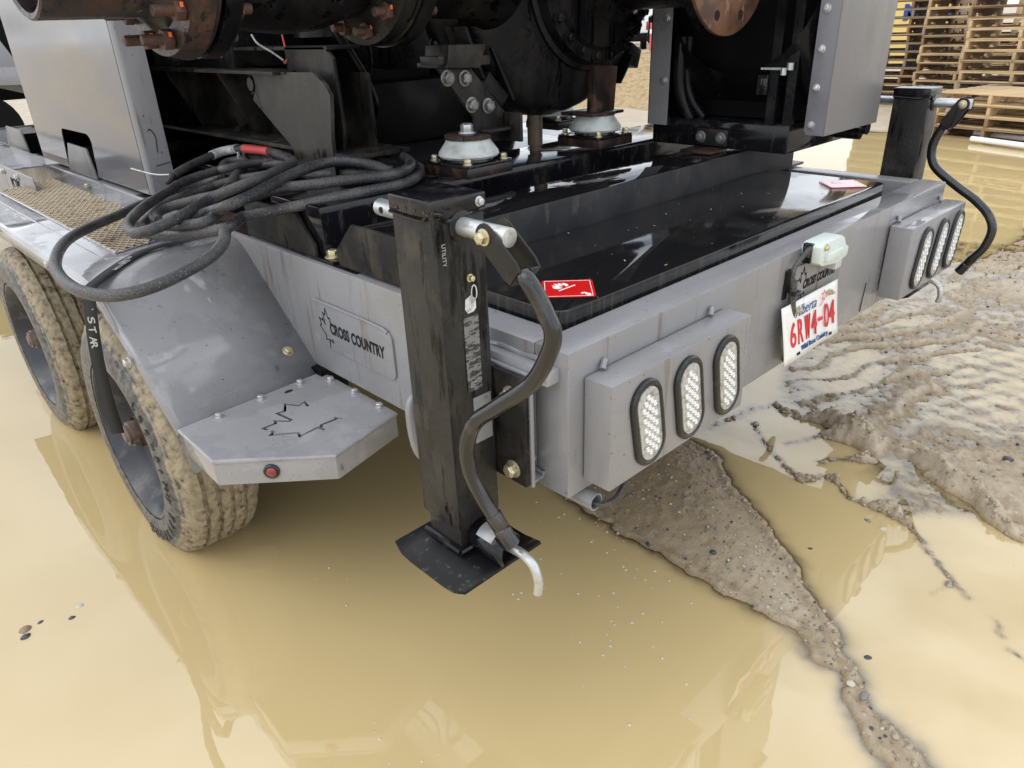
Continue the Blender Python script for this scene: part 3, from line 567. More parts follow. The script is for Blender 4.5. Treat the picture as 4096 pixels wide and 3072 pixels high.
b = MB(); b.prism([(-.418, .50), (-.30, .50), (-.345, .385), (-.410, .372)], 'y', .896, .900); b.build('splash_flap', M['grey'], T)
# front slope of the fender, far end
b = MB(); b.hull([(0, 3.02, .818), (-.436, 2.90, .802), (-.436, 3.45, .55), (0, 3.50, .55)], [(0, 3.02, .822), (-.436, 2.90, .806), (-.436, 3.455, .555), (0, 3.505, .555)]); b.build('fender_front_slope', M['grey'], T)
# raised seam round the tread grate
b = MB(); q = [(-.352, 2.85), (-.352, 1.40), (-.34, 1.375), (-.31, 1.37), (-.15, 1.42)]
for wdt in (0,): b.tube(smooth_path([(x, y, .8215+.0367*x) for x, y in [(-.342, 2.85), (-.342, 2.2), (-.340, 1.60), (-.338, 1.47), (-.318, 1.44), (-.24, 1.445), (-.15, 1.475)]], 5), .0035, 6)
b.build('sheet_seam', M['greywet'], fender)
# expanded metal tread: real strands over a dirty pan
zt = lambda x: .822+.0367*x
GX = lambda x, y: True
pan = [(-.301, 2.869), (-.081, 2.95), (-.078, 1.525), (-.296, 1.470)]
b = MB(); b.hull([(x, y, zt(x)+.0012) for x, y in pan], [(x, y, zt(x)+.0032) for x, y in pan]); b.build('grate_pan', M['meshbase'], fender)
b = MB(); dx, dy = .0220, .0440
def inpan(x, y): return all((pan[(i+1) % 4][0]-pan[i][0])*(y-pan[i][1])-(pan[(i+1) % 4][1]-pan[i][1])*(x-pan[i][0]) < .0006 for i in range(4))
nx_, ny_ = int(.25/dx)+2, int(1.6/dy)+2
for i in range(nx_):
    for j in range(ny_):
        x0 = -.310+i*dx; y0 = 1.44+j*dy
        for (xa, ya), (xb, yb) in (((x0, y0), (x0+dx/2, y0+dy/2)), ((x0+dx/2, y0+dy/2), (x0+dx, y0)), ((x0, y0+dy), (x0+dx/2, y0+dy/2)), ((x0+dx/2, y0+dy/2), (x0+dx, y0+dy))):
            xm, ym = (xa+xb)/2, (ya+yb)/2
            if not inpan(xm, ym): continue
            d_ = Vector((xb-xa, yb-ya, 0)).normalized()*.0012; s2 = Vector((-d_.y, d_.x, 0)).normalized()*.0015
            ha = .0065 if abs((x0-xa)) > dx*.4 else .0045
            pa = Vector((xa, ya, zt(xa)+.0045))-d_; pb = Vector((xb, yb, zt(xb)+.0045))+d_
            b.add([pa-s2, pa+s2, pb+s2, pb-s2]+[p+Vector((0, 0, .0042)) for p in (pa-s2*.5, pa+s2*.5, pb+s2*.5, pb-s2*.5)], [(4, 5, 6, 7), (0, 1, 5, 4), (1, 2, 6, 5), (2, 3, 7, 6), (3, 0, 4, 7)])
b.build('expanded_metal_tread', M['mesh'], fender, kind='stuff')
b = MB()                                                       # thin frame round the tread
for p, q in zip(pan, pan[1:]+pan[:1]): b.cyl((p[0], p[1], zt(p[0])+.003), (q[0], q[1], zt(q[0])+.003), .0035, n=6)
b.build('tread_frame', M['greywet'], fender)
for x, y in ((-.035, 2.62), (-.032, 1.86)): bolt((x, y, .821), (0, 0, 1), .011, .011, M['brasszinc'], fender)
nsl = (B_-A_).cross(D_-A_).normalized(); nsl = -nsl if nsl.z < 0 else nsl
def onslope(a, b_): return A_.lerp(B_, a).lerp(D_.lerp(C_, a), b_)
bolt(onslope(.135, .80), nsl, .012, .010, M['brasszinc'], fender)
for y, z in ((1.62, .786), (1.075, .640), (2.3, .786)): bolt((-.4375, y, z), (-1, 0, .1), .011, .012, M['zinc'], fender, name='round_bolt')
# step with cut-out leaf: filled 2D curve, so the slot is a real opening
STEP = [(-.413, .903), (-.418, .699), (-.212, .517), (-.001, .577), (-.001, .929)]
P1 = [(-.135, .771), (-.129, .80), (-.15, .791), (-.17, .826), (-.189, .792), (-.209, .795), (-.201, .737), (-.209, .735), (-.232, .763), (-.236, .75), (-.27, .75), (-.265, .734)]
P2 = [(-.262, .724), (-.261, .714), (-.273, .706), (-.222, .667), (-.227, .648), (-.175, .654), (-.171, .631)]
P3 = [(-.169, .648), (-.164, .659), (-.122, .657), (-.12, .664), (-.111, .649)]
def outline(p, w):
    p = [Vector(q) for q in p]; lf, rg = [], []
    for i in range(len(p)):
        a = p[max(i-1, 0)]; c = p[min(i+1, len(p)-1)]; d1 = (p[i]-a).normalized() if i else (c-p[i]).normalized(); d2 = (c-p[i]).normalized() if i < len(p)-1 else d1
        n1 = Vector((-d1.y, d1.x)); n2 = Vector((-d2.y, d2.x)); mm = (n1+n2); mm = mm.normalized() if mm.length > .2 else n1
        k = w/max(.55, mm.dot(n1)); lf.append(p[i]+mm*k); rg.append(p[i]-mm*k)
    return lf+rg[::-1]
cu = bpy.data.curves.new('step_curve', 'CURVE'); cu.dimensions = '2D'; cu.fill_mode = 'BOTH'; cu.extrude = .0035
for poly in [STEP]+[outline(q, .0036) for q in (P1, P2, P3)]:
    sp_ = cu.splines.new('POLY'); sp_.points.add(len(poly)-1); sp_.use_cyclic_u = True
    for i, q in enumerate(poly): sp_.points[i].co = (q[0], q[1], 0, 1)
to = bpy.data.objects.new('tmp', cu); C.objects.link(to); me = bpy.data.meshes.new_from_object(to.evaluated_get(bpy.context.evaluated_depsgraph_get())); bpy.data.objects.remove(to)
for q in me.vertices: q.co.z += .5015
me.materials.clear(); me.materials.append(M['greywet']); me.name = 'step_plate'
step = bpy.data.objects.new('step_plate', me); C.objects.link(step); put(step, T)
sk = MB(); q3 = STEP[:4]
for i in range(3):
    a, c = Vector((*q3[i], 0)), Vector((*q3[i+1], 0)); n_ = Vector((c.y-a.y, -(c.x-a.x), 0)).normalized(); n_ = n_ if n_.dot(a+c-Vector((-.4, 1.4, 0))) > 0 else -n_
    sk.hull([Vector((p.x, p.y, z))-n_*.005 for p, z in ((a, .498), (c, .498), (c, .437), (a, .437))], [Vector((p.x, p.y, z))+n_*.001 for p, z in ((a, .498), (c, .498), (c, .437), (a, .437))])
a, c = Vector((*STEP[0], 0)), Vector((*STEP[1], 0))
sk.build('step_skirt', M['greywet'], step, bevel=.002)
MB().prism([(-.395, .89), (-.40, .71), (-.205, .53), (-.01, .59), (-.01, .91)], 'z', .462, .465).build('step_liner', M['ink'], step)  # added dark sheet, stands in for the shade below the leaf slots
b = MB(); b.tube([(x, y, .4995) for x, y in q3], .0055, 10); b.build('rolled_edge', M['greywet'], step)
b = MB(); stone(b, 0, 0, 0, .5, .1); b = MB(); b.prism([(-.140, .887), (-.132, .893), (-.118, .892), (-.114, .884), (-.122, .880), (-.137, .880)], 'z', .5052, .5058); b.build('black_blotch', M['ink'], step)
for x, y in ((-.319, .888), (-.199, .902), (-.081, .908), (-.014, .861), (-.010, .748), (-.012, .632)): bolt((x, y, .505), (0, 0, 1), .0095, .009, M['zinc'], step)
e0 = Vector((-.418, .699, 0)); e1 = Vector((-.212, .517, 0)); en = Vector((-(e0-e1).y, (e0-e1).x, 0)).normalized(); en = en if en.y < 0 else -en
lc = e0.lerp(e1, .46)+Vector((0, 0, .469))+en*.001
b = MB(); b.lathe(lc, en, [(0, .0185), (.005, .0185), (.008, .015), (.006, .0125), (0, .0125)], 28); ml = b.build('marker_lamp', M['grommet'], step)
b = MB(); b.lathe(lc, en, [(.002, .0126), (.007, .012), (.0095, .008), (.0105, .003), (.0105, .0003)], 24); b.build('marker_lens', M['redlens'], step)
# chassis side below the deck, inner dark
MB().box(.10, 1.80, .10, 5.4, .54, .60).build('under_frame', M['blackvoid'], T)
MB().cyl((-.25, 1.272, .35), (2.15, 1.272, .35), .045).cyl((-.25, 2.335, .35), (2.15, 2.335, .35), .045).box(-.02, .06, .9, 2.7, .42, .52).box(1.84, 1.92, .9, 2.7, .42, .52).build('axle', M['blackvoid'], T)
# D ring behind the jack, stub pipe, lamp cable
b = MB(); b.tube(smooth_path([(-.002, .465, .590), (-.022, .462, .594), (-.038, .458, .574), (-.042, .452, .51), (-.036, .445, .46), (-.015, .44, .432), (0, .44, .428)]), .011, 12); b.build('tie_down_loop', M['grey'], T)
b = MB(); b.tube(smooth_path([(1.902, .515, .50), (1.96, .51, .48), (1.965, .50, .40), (1.93, .49, .39), (1.902, .49, .40)]), .013, 12); b.build('tie_down_loop', M['grey'], T)
b = MB(); b.lathe((.056, .20, .497), (0, -1, 0), [(0, .019), (.225, .019), (.225, .0155), (.03, .0155)], 24); b.build('pipe_stub', M['grey'], T)
b = MB(); b.tube(smooth_path([(.056, .06, .493), (.056, -.02, .492), (.09, -.045, .497), (.14, -.035, .525), (.18, -.02, .56)]), .006, 8)
b.build('lamp_cable', M['rubber'], T); b = MB(); b.tube(smooth_path([(.36, -.03, .555), (.34, -.02, .51), (.37, 0, .485), (.43, .02, .49), (.47, .03, .53)]), .007, 8); b.build('lamp_cable', M['rubber'], T)
# bolted jack mounting: gusset ledge and flange plate
b = MB(); b.box(-.046, -.037, .052, .20, .545, .790); b.box(-.037, .0005, .14, .15, .55, .785); b.build('jack_flange', M['grey'], T, bevel=.002)
b = MB(); b.prism([(-.037, .060), (-.0005, .062), (-.0005, .150), (-.037, .150)], 'z', .546, .552); b.build('gusset', M['grey'], T, bevel=.001)
weld([(-.004, .062, .556), (-.004, .09, .557), (-.004, .13, .556)], .004)

# wheels
def wheel(yc, xo, sgn, lab):
    zc, Rt = .328, .368; prof = []; KR = .925
    # from outer bead over the tread to the inner bead: (axial from outer face, radius, tread weight)
    W_ = .238
    P = [(.018, .232, 0), (.010, .243, 0), (.004, .262, 0), (.0, .290, 0), (.001, .318, .02), (.006, .340, .10), (.012, .352, .35), (.013, .356, .42), (.017, .361, .3), (.019, .366, .42), (.026, .377, .5), (.034, .386, .5)]
    xs = .040; gro = [.068, .104, .140, .176]
    P += [(xs, .390, .55)]
    for gq in gro: P += [(gq-.0065, .3955, .6), (gq-.0045, .385, .52), (gq+.0045, .385, .52), (gq+.0065, .3955, .6)]
    P += [(W_-.034, .389, .55), (W_-.014, .370, .4), (W_-.002, .33, .2), (W_, .29, .1), (W_-.01, .25, 0), (W_-.02, .232, 0)]
    n = 120; b = MB(); vs = []; tr = []
    for (h, r, w) in P:
        for i in range(n):
            t = 2*math.pi*i/n; rr = r*KR if r > .25 else r
            if w >= .3:
                rr += .0042*math.sin(i*2.7+h*90)*math.sin(i*.9+1)*(w > .45)-(.004 if (h < .03 and i % 2) else 0)
                rr += .003*math.sin(t*23+h*60)*math.sin(t*7+2+h*31)
            if abs(r-.290) < .06 and w < .2 and h < .1: rr += 0
            vs.append((xo-sgn*0+sgn*h, yc+rr*math.sin(t), zc+rr*math.cos(t))); tr.append(w)
    m_ = len(P); fs = [(j*n+i, j*n+(i+1) % n, (j+1)*n+(i+1) % n, (j+1)*n+i) for j in range(m_-1) for i in range(n)]
    b.add(vs, fs); ty = b.build('wheel', M['tyre'], T, ang=60, label=lab)
    at = ty.data.attributes.new('tread', 'FLOAT', 'POINT'); at.data.foreach_set('value', np.array(tr, dtype=np.float32))
    x = lambda h: xo+sgn*h
    r_ = MB(); ax = (sgn, 0, 0)
    r_.lathe((x(0), yc, zc), ax, [(.016, .234), (.010, .240), (.006, .2385), (.006, .231), (.014, .226), (.030, .221), (.050, .213), (.075, .205), (.100, .200), (.112, .190), (.113, .150), (.108, .115), (.096, .085), (.094, .062), (.094, .001)], 64)
    rm = r_.build('rim', M['rim'], ty)
    for k in range(8):
        a = 2*math.pi*k/8+.2; bolt((x(.110), yc+.137*math.cos(a), zc+.137*math.sin(a)), (-sgn, 0, 0), .0135, .018, M['zinc'], ty, name='lug_nut')
    hb = MB(); hb.lathe((x(.094), yc, zc+.02), (-sgn, 0, 0), [(0, .060), (.03, .057), (.04, .046), (.055, .046)], 6 if 0 else 28); hb.cyl((x(.045), yc, zc+.02), (x(.018), yc, zc+.02), .040, n=6); hb.lathe((x(.018), yc, zc+.02), (-sgn, 0, 0), [(0, .030), (.010, .030), (.010, .02), (.016, .018), (.016, .0005)], 20)
    hb.build('hub_cap', M['rust2'], ty, bevel=.001)
    return ty
M['rust2'] = pbr('rusty_hub', (.17, .12, .095), .5, bump=.0008, bscale=60, layers=[((.08, .05, .035), 18, I3, .45, .65, .6), ((.34, .31, .27), 30, I3, .6, .75, .5)])
wl = wheel(1.287, -.458, 1, 'near mud-caked wheel standing in the water under the strap')
wheel(2.345, -.458, 1, 'second wheel at the left edge, tread thick with brown mud')
wheel(1.272, 2.358, -1, 'far side rear wheel under the trailer'); wheel(2.335, 2.358, -1, 'far side front wheel under the trailer')
# letters moulded on the flank of the near tyre, along the lower arc
def arc_text(txt, yc, zc, r, a0, da, size, xo, par):
    for i, ch in enumerate(txt):
        a = a0+da*i; rad = Vector((0, math.sin(a), math.cos(a))); tan = Vector((0, math.cos(a), -math.sin(a)))
        o_ = Vector((xo, yc, zc))+rad*r; lettering(ch, o_, -tan, rad, size, M['rubber'], par, xs=1, depth=.0015, bold=.001)
arc_text('GOODYEAR', 1.287, .328, .277, R(186), R(8.5), .043, -.4595, wl)
arc_text('UNISTEEL', 1.287, .328, .277, R(262), R(7.5), .034, -.4595, wl)
# right fender, seen only by its outer edge
b = MB().box(1.902, 2.36, .95, 2.9, .832, .838); b.build('fender', M['grey'], T, label='grey fender on the far side of the trailer')
# panel hanging by bolts at the front left, cut letters
b = MB().prism([(2.70, .872), (4.6, .88), (4.6, .72), (2.70, .72)], 'x', -.205, -.20); pn = b.build('side_box_panel', M['grey'], T, bevel=.002)
b = MB().box(-.199, -.001, 3.1, 4.6, .86, .866); b.build('side_box_top', M['grey'], pn)
lettering('PCTRS', (-.206, 3.12, .79), (0, -1, 0), (0, 0, 1), .062, M['ink'], pn, xs=.9, bold=.001)
for y in (3.2, 2.95, 3.0+.4): bolt((-.206, y, .852), (-1, 0, 0), .012, .012, M['zinc'], pn)

# ---- jacks: square tube, cap, shaft, cranked handle, foot plate
def jack(mx, flip, lab):
    X_ = (lambda x: x) if not mx else (lambda x: 1.9-x)
    x0, x1, y0, y1 = sorted((X_(-.174), X_(-.066)))[0], sorted((X_(-.174), X_(-.066)))[1], .130, .246
    out = -1 if not mx else 1
    b = MB().box(x0, x1, y0, y1, .468, 1.098); J = b.build('jack_stand', M['blackjack'], T, bevel=.006, label=lab)
    b = MB().box(x0+.008, x1-.008, y0+.008, y1-.008, .410, .47); b.build('inner_leg', M['blackjack'], J, bevel=.004)
    b = MB().box(x0-.003, x1+.003, y0-.003, y1+.003, 1.085, 1.116); cp_ = b.build('cap', M['blackwet'], J, bevel=.005)
    xf = x0 if not mx else x0
    weldx = [(x0-.004, y0-.004+i*.012, 1.078+.006*math.exp(-((i-0)/1.6)**2)*0-.003*math.sin(i*1.7)) for i in range(11)]
    b = MB(); b.tube(smooth_path([(x0-.003, y1, 1.086), (x0-.004, y0+.03, 1.083), (x0-.004, y0+.012, 1.092), (x0-.002, y0-.002, 1.096), (x0+.012, y0-.004, 1.092), (x0+.024, y0-.004, 1.080), (x0+.05, y0-.004, 1.083), (x1, y0-.003, 1.087)], 5), .0032, 6); b.build('cap_weld', M['blackwet'], J)
    xc = (x0+x1)/2; zs = 1.067
    b = MB(); b.cyl((xc, .012, zs), (xc, .36, zs), .0158, n=28); sh = b.build('crank_shaft', M['zinc'], J, bevel=.001)
    b = MB(); b.cyl((xc-.0162, .335, zs), (xc-.0150, .335, zs), .006, n=16); b.build('pin_hole', M['ink'], sh)
    b = MB(); b.lathe((xc, y0, zs), (0, -1, 0), [(0, .026), (.004, .026), (.006, .022), (.006, .0165)], 28); b.build('shaft_collar', M['blackjack'], J)
    f_ = (lambda y: .078-y) if flip else (lambda y: y)      # the far handle is swung the other way about its shaft
    # yoke: U strip
    py = .046 if not flip else .032; u0 = Vector((0, -.085, -.070)).normalized() if not flip else Vector((0, .035, -.060)).normalized()
    pv = Vector((xc, py, zs)); d2 = u0; q = d2.cross(Vector((1, 0, 0))).normalized()
    b = MB(); w_, t_ = .0215, .0045; L1 = .088
    for sx in (-1, 1):
        xa, xb = xc+sx*.0185, xc+sx*(.0185+t_); lp = []
        for k in range(9): a = R(90+22.5*k); lp.append(pv+q*(w_*math.sin(a)*-1)+d2*(w_*math.cos(a)))
        lp += [pv+d2*L1*.55+q*w_*-1+q*0, pv+d2*L1-q*w_*.8, pv+d2*L1+q*w_*.8, pv+d2*L1*.55+q*w_]
        lp = [pv+q*(w_*math.cos(R(a)))-d2*(w_*math.sin(R(a))) for a in range(0, 181, 22)]+[pv-q*w_+d2*L1*.8, pv-q*w_*.75+d2*L1, pv+q*w_*.75+d2*L1, pv+q*w_+d2*L1*.8]
        b.hull([Vector((xa, p.y, p.z)) for p in lp], [Vector((xb, p.y, p.z)) for p in lp])
    e = pv+d2*L1; lo = [Vector((xc+sx*.023, 0, 0)) for sx in (-1, 1)]
    lp = [Vector((xc-.023, e.y, e.z))-q*w_*.75, Vector((xc+.023, e.y, e.z))-q*w_*.75, Vector((xc+.023, e.y, e.z))+q*w_*.75, Vector((xc-.023, e.y, e.z))+q*w_*.75]
    b.hull([p-d2*.005 for p in lp], lp); yk = b.build('yoke', M['blackjack'], J, bevel=.0015)
    bolt((xc-.023, pv.y, pv.z), (-1, 0, 0), .0105, .012, M['brasszinc'], J, name='yoke_bolt')
    if mx: pass
    HN = [(-.131, -.033, 1.014), (-.127, -.048, .993), (-.121, -.067, .956), (-.118, -.075, .932), (-.120, -.070, .900), (-.129, -.038, .838), (-.148, .028, .777), (-.162, .075, .733), (-.169, .094, .680), (-.168, .092, .630), (-.161, .072, .578), (-.154, .048, .540)]
    HF = [(-.012, .996), (-.040, .962), (-.066, .928), (-.072, .888), (-.050, .845), (-.012, .812), (.05, .762), (.112, .712), (.146, .672), (.160, .625), (.148, .575), (.118, .528)]
    pth = [(xc, y, z) for y, z in ((.086, .985), (.098, .955), (.104, .920), (.097, .880), (.070, .845), (-.004, .796), (-.067, .759), (-.118, .715), (-.140, .666), (-.130, .605), (-.104, .560))] if flip else HN; hp = smooth_path([tuple(e)]+pth, 6)
    b = MB(); b.tube(hp, .0148, 18); hd = b.build('crank_handle', M['handle'], J)
    tdir = (Vector(pth[-1])-Vector(pth[-2])).normalized(); pe = Vector(pth[-1]); b = MB(); b.lathe(pe-tdir*.004, tdir, [(0, .014), (.0005, .0168), (.030, .0166), (.032, .0152), (.034, .0168), (.070, .0172), (.072, .015), (.072, .001)], 24)
    if flip: pass
    b.build('handle_grip', M['handle'], J)
    # foot plate, cross tube, pull pin
    zf = .407
    fx0, fx1, fy0, fy1 = xc-.128, xc+.088, .0, .255
    if 1:
        fp = [(fx0, fy0+.012), (fx0+.012, fy0), (fx1-.015, fy0), (fx1, fy0+.012), (fx1, fy1-.012), (fx1-.012, fy1), (fx0+.012, fy1), (fx0, fy1-.012)]
        b = MB(); rows_ = []
        for s_ in range(9):
            y = .012+(.236)*s_/8; y = .042+.218*s_/8; dz = .014*max(0, abs(s_-4)-2.6)/1.4
            rows_.append((y, zf-.004+dz))
        vs = []; 
        for y, z in rows_: vs += [(fx0+(.006 if y in (rows_[0][0], rows_[-1][0]) else 0), y, z), (xc, y, z-.0), (fx1-(.006 if y in (rows_[0][0], rows_[-1][0]) else 0), y, z)]
        fs = [(i*3+j, i*3+j+1, i*3+4+j, i*3+3+j) for i in range(8) for j in range(2)]
        b.add(vs, fs); fo_ = b.build('foot_plate', M['foot'], J); sm_ = fo_.modifiers.new('thickness', 'SOLIDIFY'); sm_.thickness = .006
    b = MB(); b.tube([(x0+.004, y0+.004, zf+.010), (x0+.004, y1, zf+.010)], .008, 8); b.tube([(x0, y0+.004, zf+.010), (x1, y0+.004, zf+.010)], .008, 8); b.build('foot_weld', M['blackwet'], J)
    # half sleeve and bent pin at the rear of the leg
    b = MB(); n = 12; lo_, hi_ = [], []
    for k in range(n+1):
        a = R(-62+262*k/n); lo_.append((xc+.034*math.cos(a), .131, .440+.034*math.sin(a)))
        hi_.append((xc+.034*math.cos(a), .060-.030*k/n*(1 if not mx else -1), .440+.034*math.sin(a)))
    vs = lo_+hi_; b.add(vs, [(k, k+1, n+2+k, n+1+k) for k in range(n)]); hs = b.build('spring_housing', M['blackwet'], J); sm2 = hs.modifiers.new('thickness', 'SOLIDIFY'); sm2.thickness = .004; sm2.offset = 0
    b = MB(); lp = [(xc+.0365*math.cos(R(a)), .440+.0365*math.sin(R(a))) for a in range(84, 145, 12)]; b.add([(x, .110, z) for x, z in lp]+[(x, .066, z) for x, z in lp], [(k, k+1, len(lp)+k+1, len(lp)+k) for k in range(len(lp)-1)]); b.build('silver_sticker', M['labelsilver'], J)
    b = MB(); b.tube(smooth_path([(xc, .13, .447), (xc, .06, .448), (xc, .034, .450), (xc+.001, .006, .450), (xc+.003, -.018, .434), (xc+.004, -.028, .402), (xc+.004, -.025, .374)], 5), .0095, 16); b.build('pull_pin', M['zinc'], J)
    # mounting plate with its bolts
    xp = X_(-.060); b = MB().box(min(xp, xp-out*.013), max(xp, xp-out*.013), .055, .20, .552, .787); mpl = b.build('mounting_plate', M['blackdusty'], J, bevel=.002)
    if not mx:
        for z in (.745, .583): bolt((-.0605, .088, z), (-1, 0, 0), .0145, .016, M['brasszinc'], J, name='mounting_bolt')
        b = MB(); b.cyl((-.036, .088, .583), (-.005, .088, .583), .009, n=14).cyl((-.036, .088, .583), (-.020, .088, .583), .015, n=6); b.build('mounting_nut', M['zinc'], J, bevel=.0006)
    return J, cp_
M['handle'] = pbr('glossy_black_handle', (.010, .010, .011), .16, rnoise=.05, rscale=20, coat=.4, bump=.0005, bscale=70, layers=[((.07, .06, .045), 8, I3, .56, .74, .45), ((.006, .006, .006), 60, I3, .62, .64, .06)])
J1, cap1 = jack(False, False, 'near black jack stand with cranked handle and peeling stickers')
J2, cap2 = jack(True, True, 'far black jack stand with cranked handle at the right corner')
yf = .1292
b = MB().box(-.128, -.094, yf-.0006, yf, .760, .905); b.build('worn_label', M['label'], J1)
b = MB().box(-.118, -.075, yf-.0006, yf, .648, .745); b.build('silver_label', M['labelsilver'], J1)
b = MB().prism([(-.123, .921), (-.121, .938), (-.108, .944), (-.098, .935), (-.098, .918), (-.104, .913), (-.117, .912)], 'y', yf-.0008, yf); b.build('white_sticker_scrap', M['whitetape'], J1)
b = MB(); b.tube([(-.100+.006*math.cos(a), yf, .946+.014*math.sin(a)) for a in np.linspace(-.9, 4.0, 14)], .0012, 5); b.build('ring_scrap', M['whitetape'], J1)
lettering('UTILITY', (-.163, yf, 1.045), (0, 0, -1), (1, 0, 0), .011, M['strapink'], J1)
bolt((-.108, yf, .975), (0, -1, 0), .0055, .009, M['brasszinc'], J1, name='grease_fitting')
bolt((-.080, .127, 1.101), (0, -1, 0), .0065, .008, M['zinc'], J1, name='cap_bolt')
b = MB()
for x, y in ((-.14, yf), ): pass
for k in range(4): b.cyl((-.1748-.003, .15+k*.025, 1.096), (-.1772, .15+k*.025, 1.096), .0035, n=8)
b.build('cap_rivets', M['blackgloss'], J1)

# ---- light boxes with three oval LED lamps each
def lightbox(x0, x1, lab, xs, lean):
    bx = MB().box(x0, x1, -.070, -.004, .550, .775).build('light_box', M['grey'], T, bevel=.004, label=lab)
    for xc in xs:
        zc = .659; hh, rr = .052, .047
        LT = lambda p: (xc+p[0]*math.cos(lean)-p[1]*math.sin(lean), zc+p[0]*math.sin(lean)+p[1]*math.cos(lean))
        def oval(r, h): 
            P = []
            for k in range(13): a = R(180*k/12); P.append((r*math.cos(a), h+r*math.sin(a)))
            for k in range(13): a = R(180+180*k/12); P.append((r*math.cos(a), -h+r*math.sin(a)))
            return [LT(p) for p in P]
        b = MB(); pr = [(rr, 0), (rr, .006), (rr-.003, .010), (rr-.009, .011), (rr-.0135, .008), (rr-.0135, .002)]; vs = []; n = 26
        for r, d in pr: vs += [(p[0], -.0700-d, p[1]) for p in oval(r, hh)]
        fs = [(j*n+i, j*n+(i+1) % n, (j+1)*n+(i+1) % n, (j+1)*n+i) for j in range(len(pr)-1) for i in range(n)]
        b.add(vs, fs); gr = b.build('grommet', M['grommet'], bx)
        b = MB(); vs = []; pr = [(rr-.0132, .003), (rr-.0140, .0095), (rr-.0175, .0105)]
        for r, d in pr: vs += [(p[0], -.0700-d, p[1]) for p in oval(r, hh)]
        fs = [(j*n+i, j*n+(i+1) % n, (j+1)*n+(i+1) % n, (j+1)*n+i) for j in range(len(pr)-1) for i in range(n)]+[tuple(range(2*n, 3*n))]
        b.add(vs, fs); b.build('lamp_lens', M['lens'], bx)
        b = MB()
        for k in range(12):
            for s_ in ((-.0085, .0085) if k % 2 == 0 else (-.017, 0, .017)):
                z = -.064+k*.01165
                if abs(z) > .056 and abs(s_) > .010: continue
                lx, lz = LT((s_, z)); b.lathe((lx, -.0805, lz), (0, -1, 0), [(0, .0066), (.0014, .0064), (.0020, .0052), (.0004, .0036), (.0012, .0018), (.0022, .0003)], 12)
        b.build('led_cluster', M['led'], bx, kind='stuff')
    for x in (x0+.055, x1-.06):
        b = MB(); b.tube(smooth_path([(x-.012, -.012, .779), (x, -.006, .790), (x+.01, -.001, .785)]), .006, 8); b.build('weld_tab', M['grey'], bx)
    return bx
lightbox(.040, .520, 'left grey light box with three oval clear lamps', (.150, .290, .432), R(11.5))
lightbox(1.445, 1.912, 'right grey light box with three oval clear lamps', (1.563, 1.706, 1.848), R(-11.5))

# ---- licence plate, tilted out at its foot
po = Vector((.768, -.046, .5535)); pu = Vector((1, 0, 0)); pvv = (Vector((.768, -.020, .7065))-po).normalized(); pn_ = pu.cross(pvv)
b = MB(); cols_ = []; nu, nv = 16, 8
for i in range(nu+1):
    for j in range(nv+1):
        u_, v_ = .306*i/nu, .153*j/nv; bend = .0022*math.sin(u_*21+.4)*(1-v_/.2)+.0012*math.sin(v_*30)*math.cos(u_*9)
        b.v.append(tuple(po+pu*u_+pvv*v_+pn_*bend))
b.f = [(i*(nv+1)+j, (i+1)*(nv+1)+j, (i+1)*(nv+1)+j+1, i*(nv+1)+j+1) for i in range(nu) for j in range(nv)]
lp_ = b.build('licence_plate', M['plate'], T); sm3 = lp_.modifiers.new('thickness', 'SOLIDIFY'); sm3.thickness = .0016
pl = lambda u_, v_, d=.0030: po+pu*u_+pvv*v_+pn_*d
for ch, u_, w_c in (('6', .032, .030), ('R', .073, .028), ('W', .111, .029), ('4', .150, .027), ('O', .221, .026), ('4', .254, .028)):
    lettering(ch, pl(u_, .038), pu, pvv, .10, M['platered'], lp_, bold=.0010 if ch != 'W' else .0026, depth=.0012, fit=(w_c, .066))
b = MB(); ribbon(b, [(.189, .072), (.207, .072)], .009, pl(0, 0), pu, pvv, .0012); b.build('dash', M['platered'], lp_)
lettering('Wild Rose Country', pl(.088, .0115), pu, pvv, .0205, M['plateblue'], lp_, bold=0, depth=.0009, fit=(.150, .019))
lettering('Alberta', pl(.062, .112), pu, pvv, .030, M['plateblue'], lp_, shear=.45, bold=-.0006, depth=.0009, track=1.1, fit=(.115, .027))
b = MB(); fl = [(.205, .1225), (.212, .130), (.209, .140), (.216, .1345), (.221, .146), (.226, .1345), (.233, .139), (.229, .130), (.236, .124), (.226, .1255), (.220, .119), (.214, .1255), (.205, .1225)]
ribbon(b, fl, .0011, pl(0, 0, .0040), pu, pvv); ribbon(b, [(.196, .108), (.207, .112), (.219, .121)], .0018, pl(0, 0, .0036), pu, pvv); b.build('rose_emblem', M['platered'], lp_)
for u_, v_ in ((.070, .131), (.252, .131)): bolt(pl(u_, v_, .004), pn_, .0068, .008, M['brasszinc'], lp_, shank=.004)
b = MB()
for u_ in (.066, .248): ribbon(b, [(u_, .014), (u_+.012, .014)], .007, pl(0, 0, .0034), pu, pvv)
b.build('mounting_slots', M['ink'], lp_)
b = MB(); b.box(.800, .828, -.0145, -.0005, .735, .79); b.build('plate_bracket', M['black'], T)
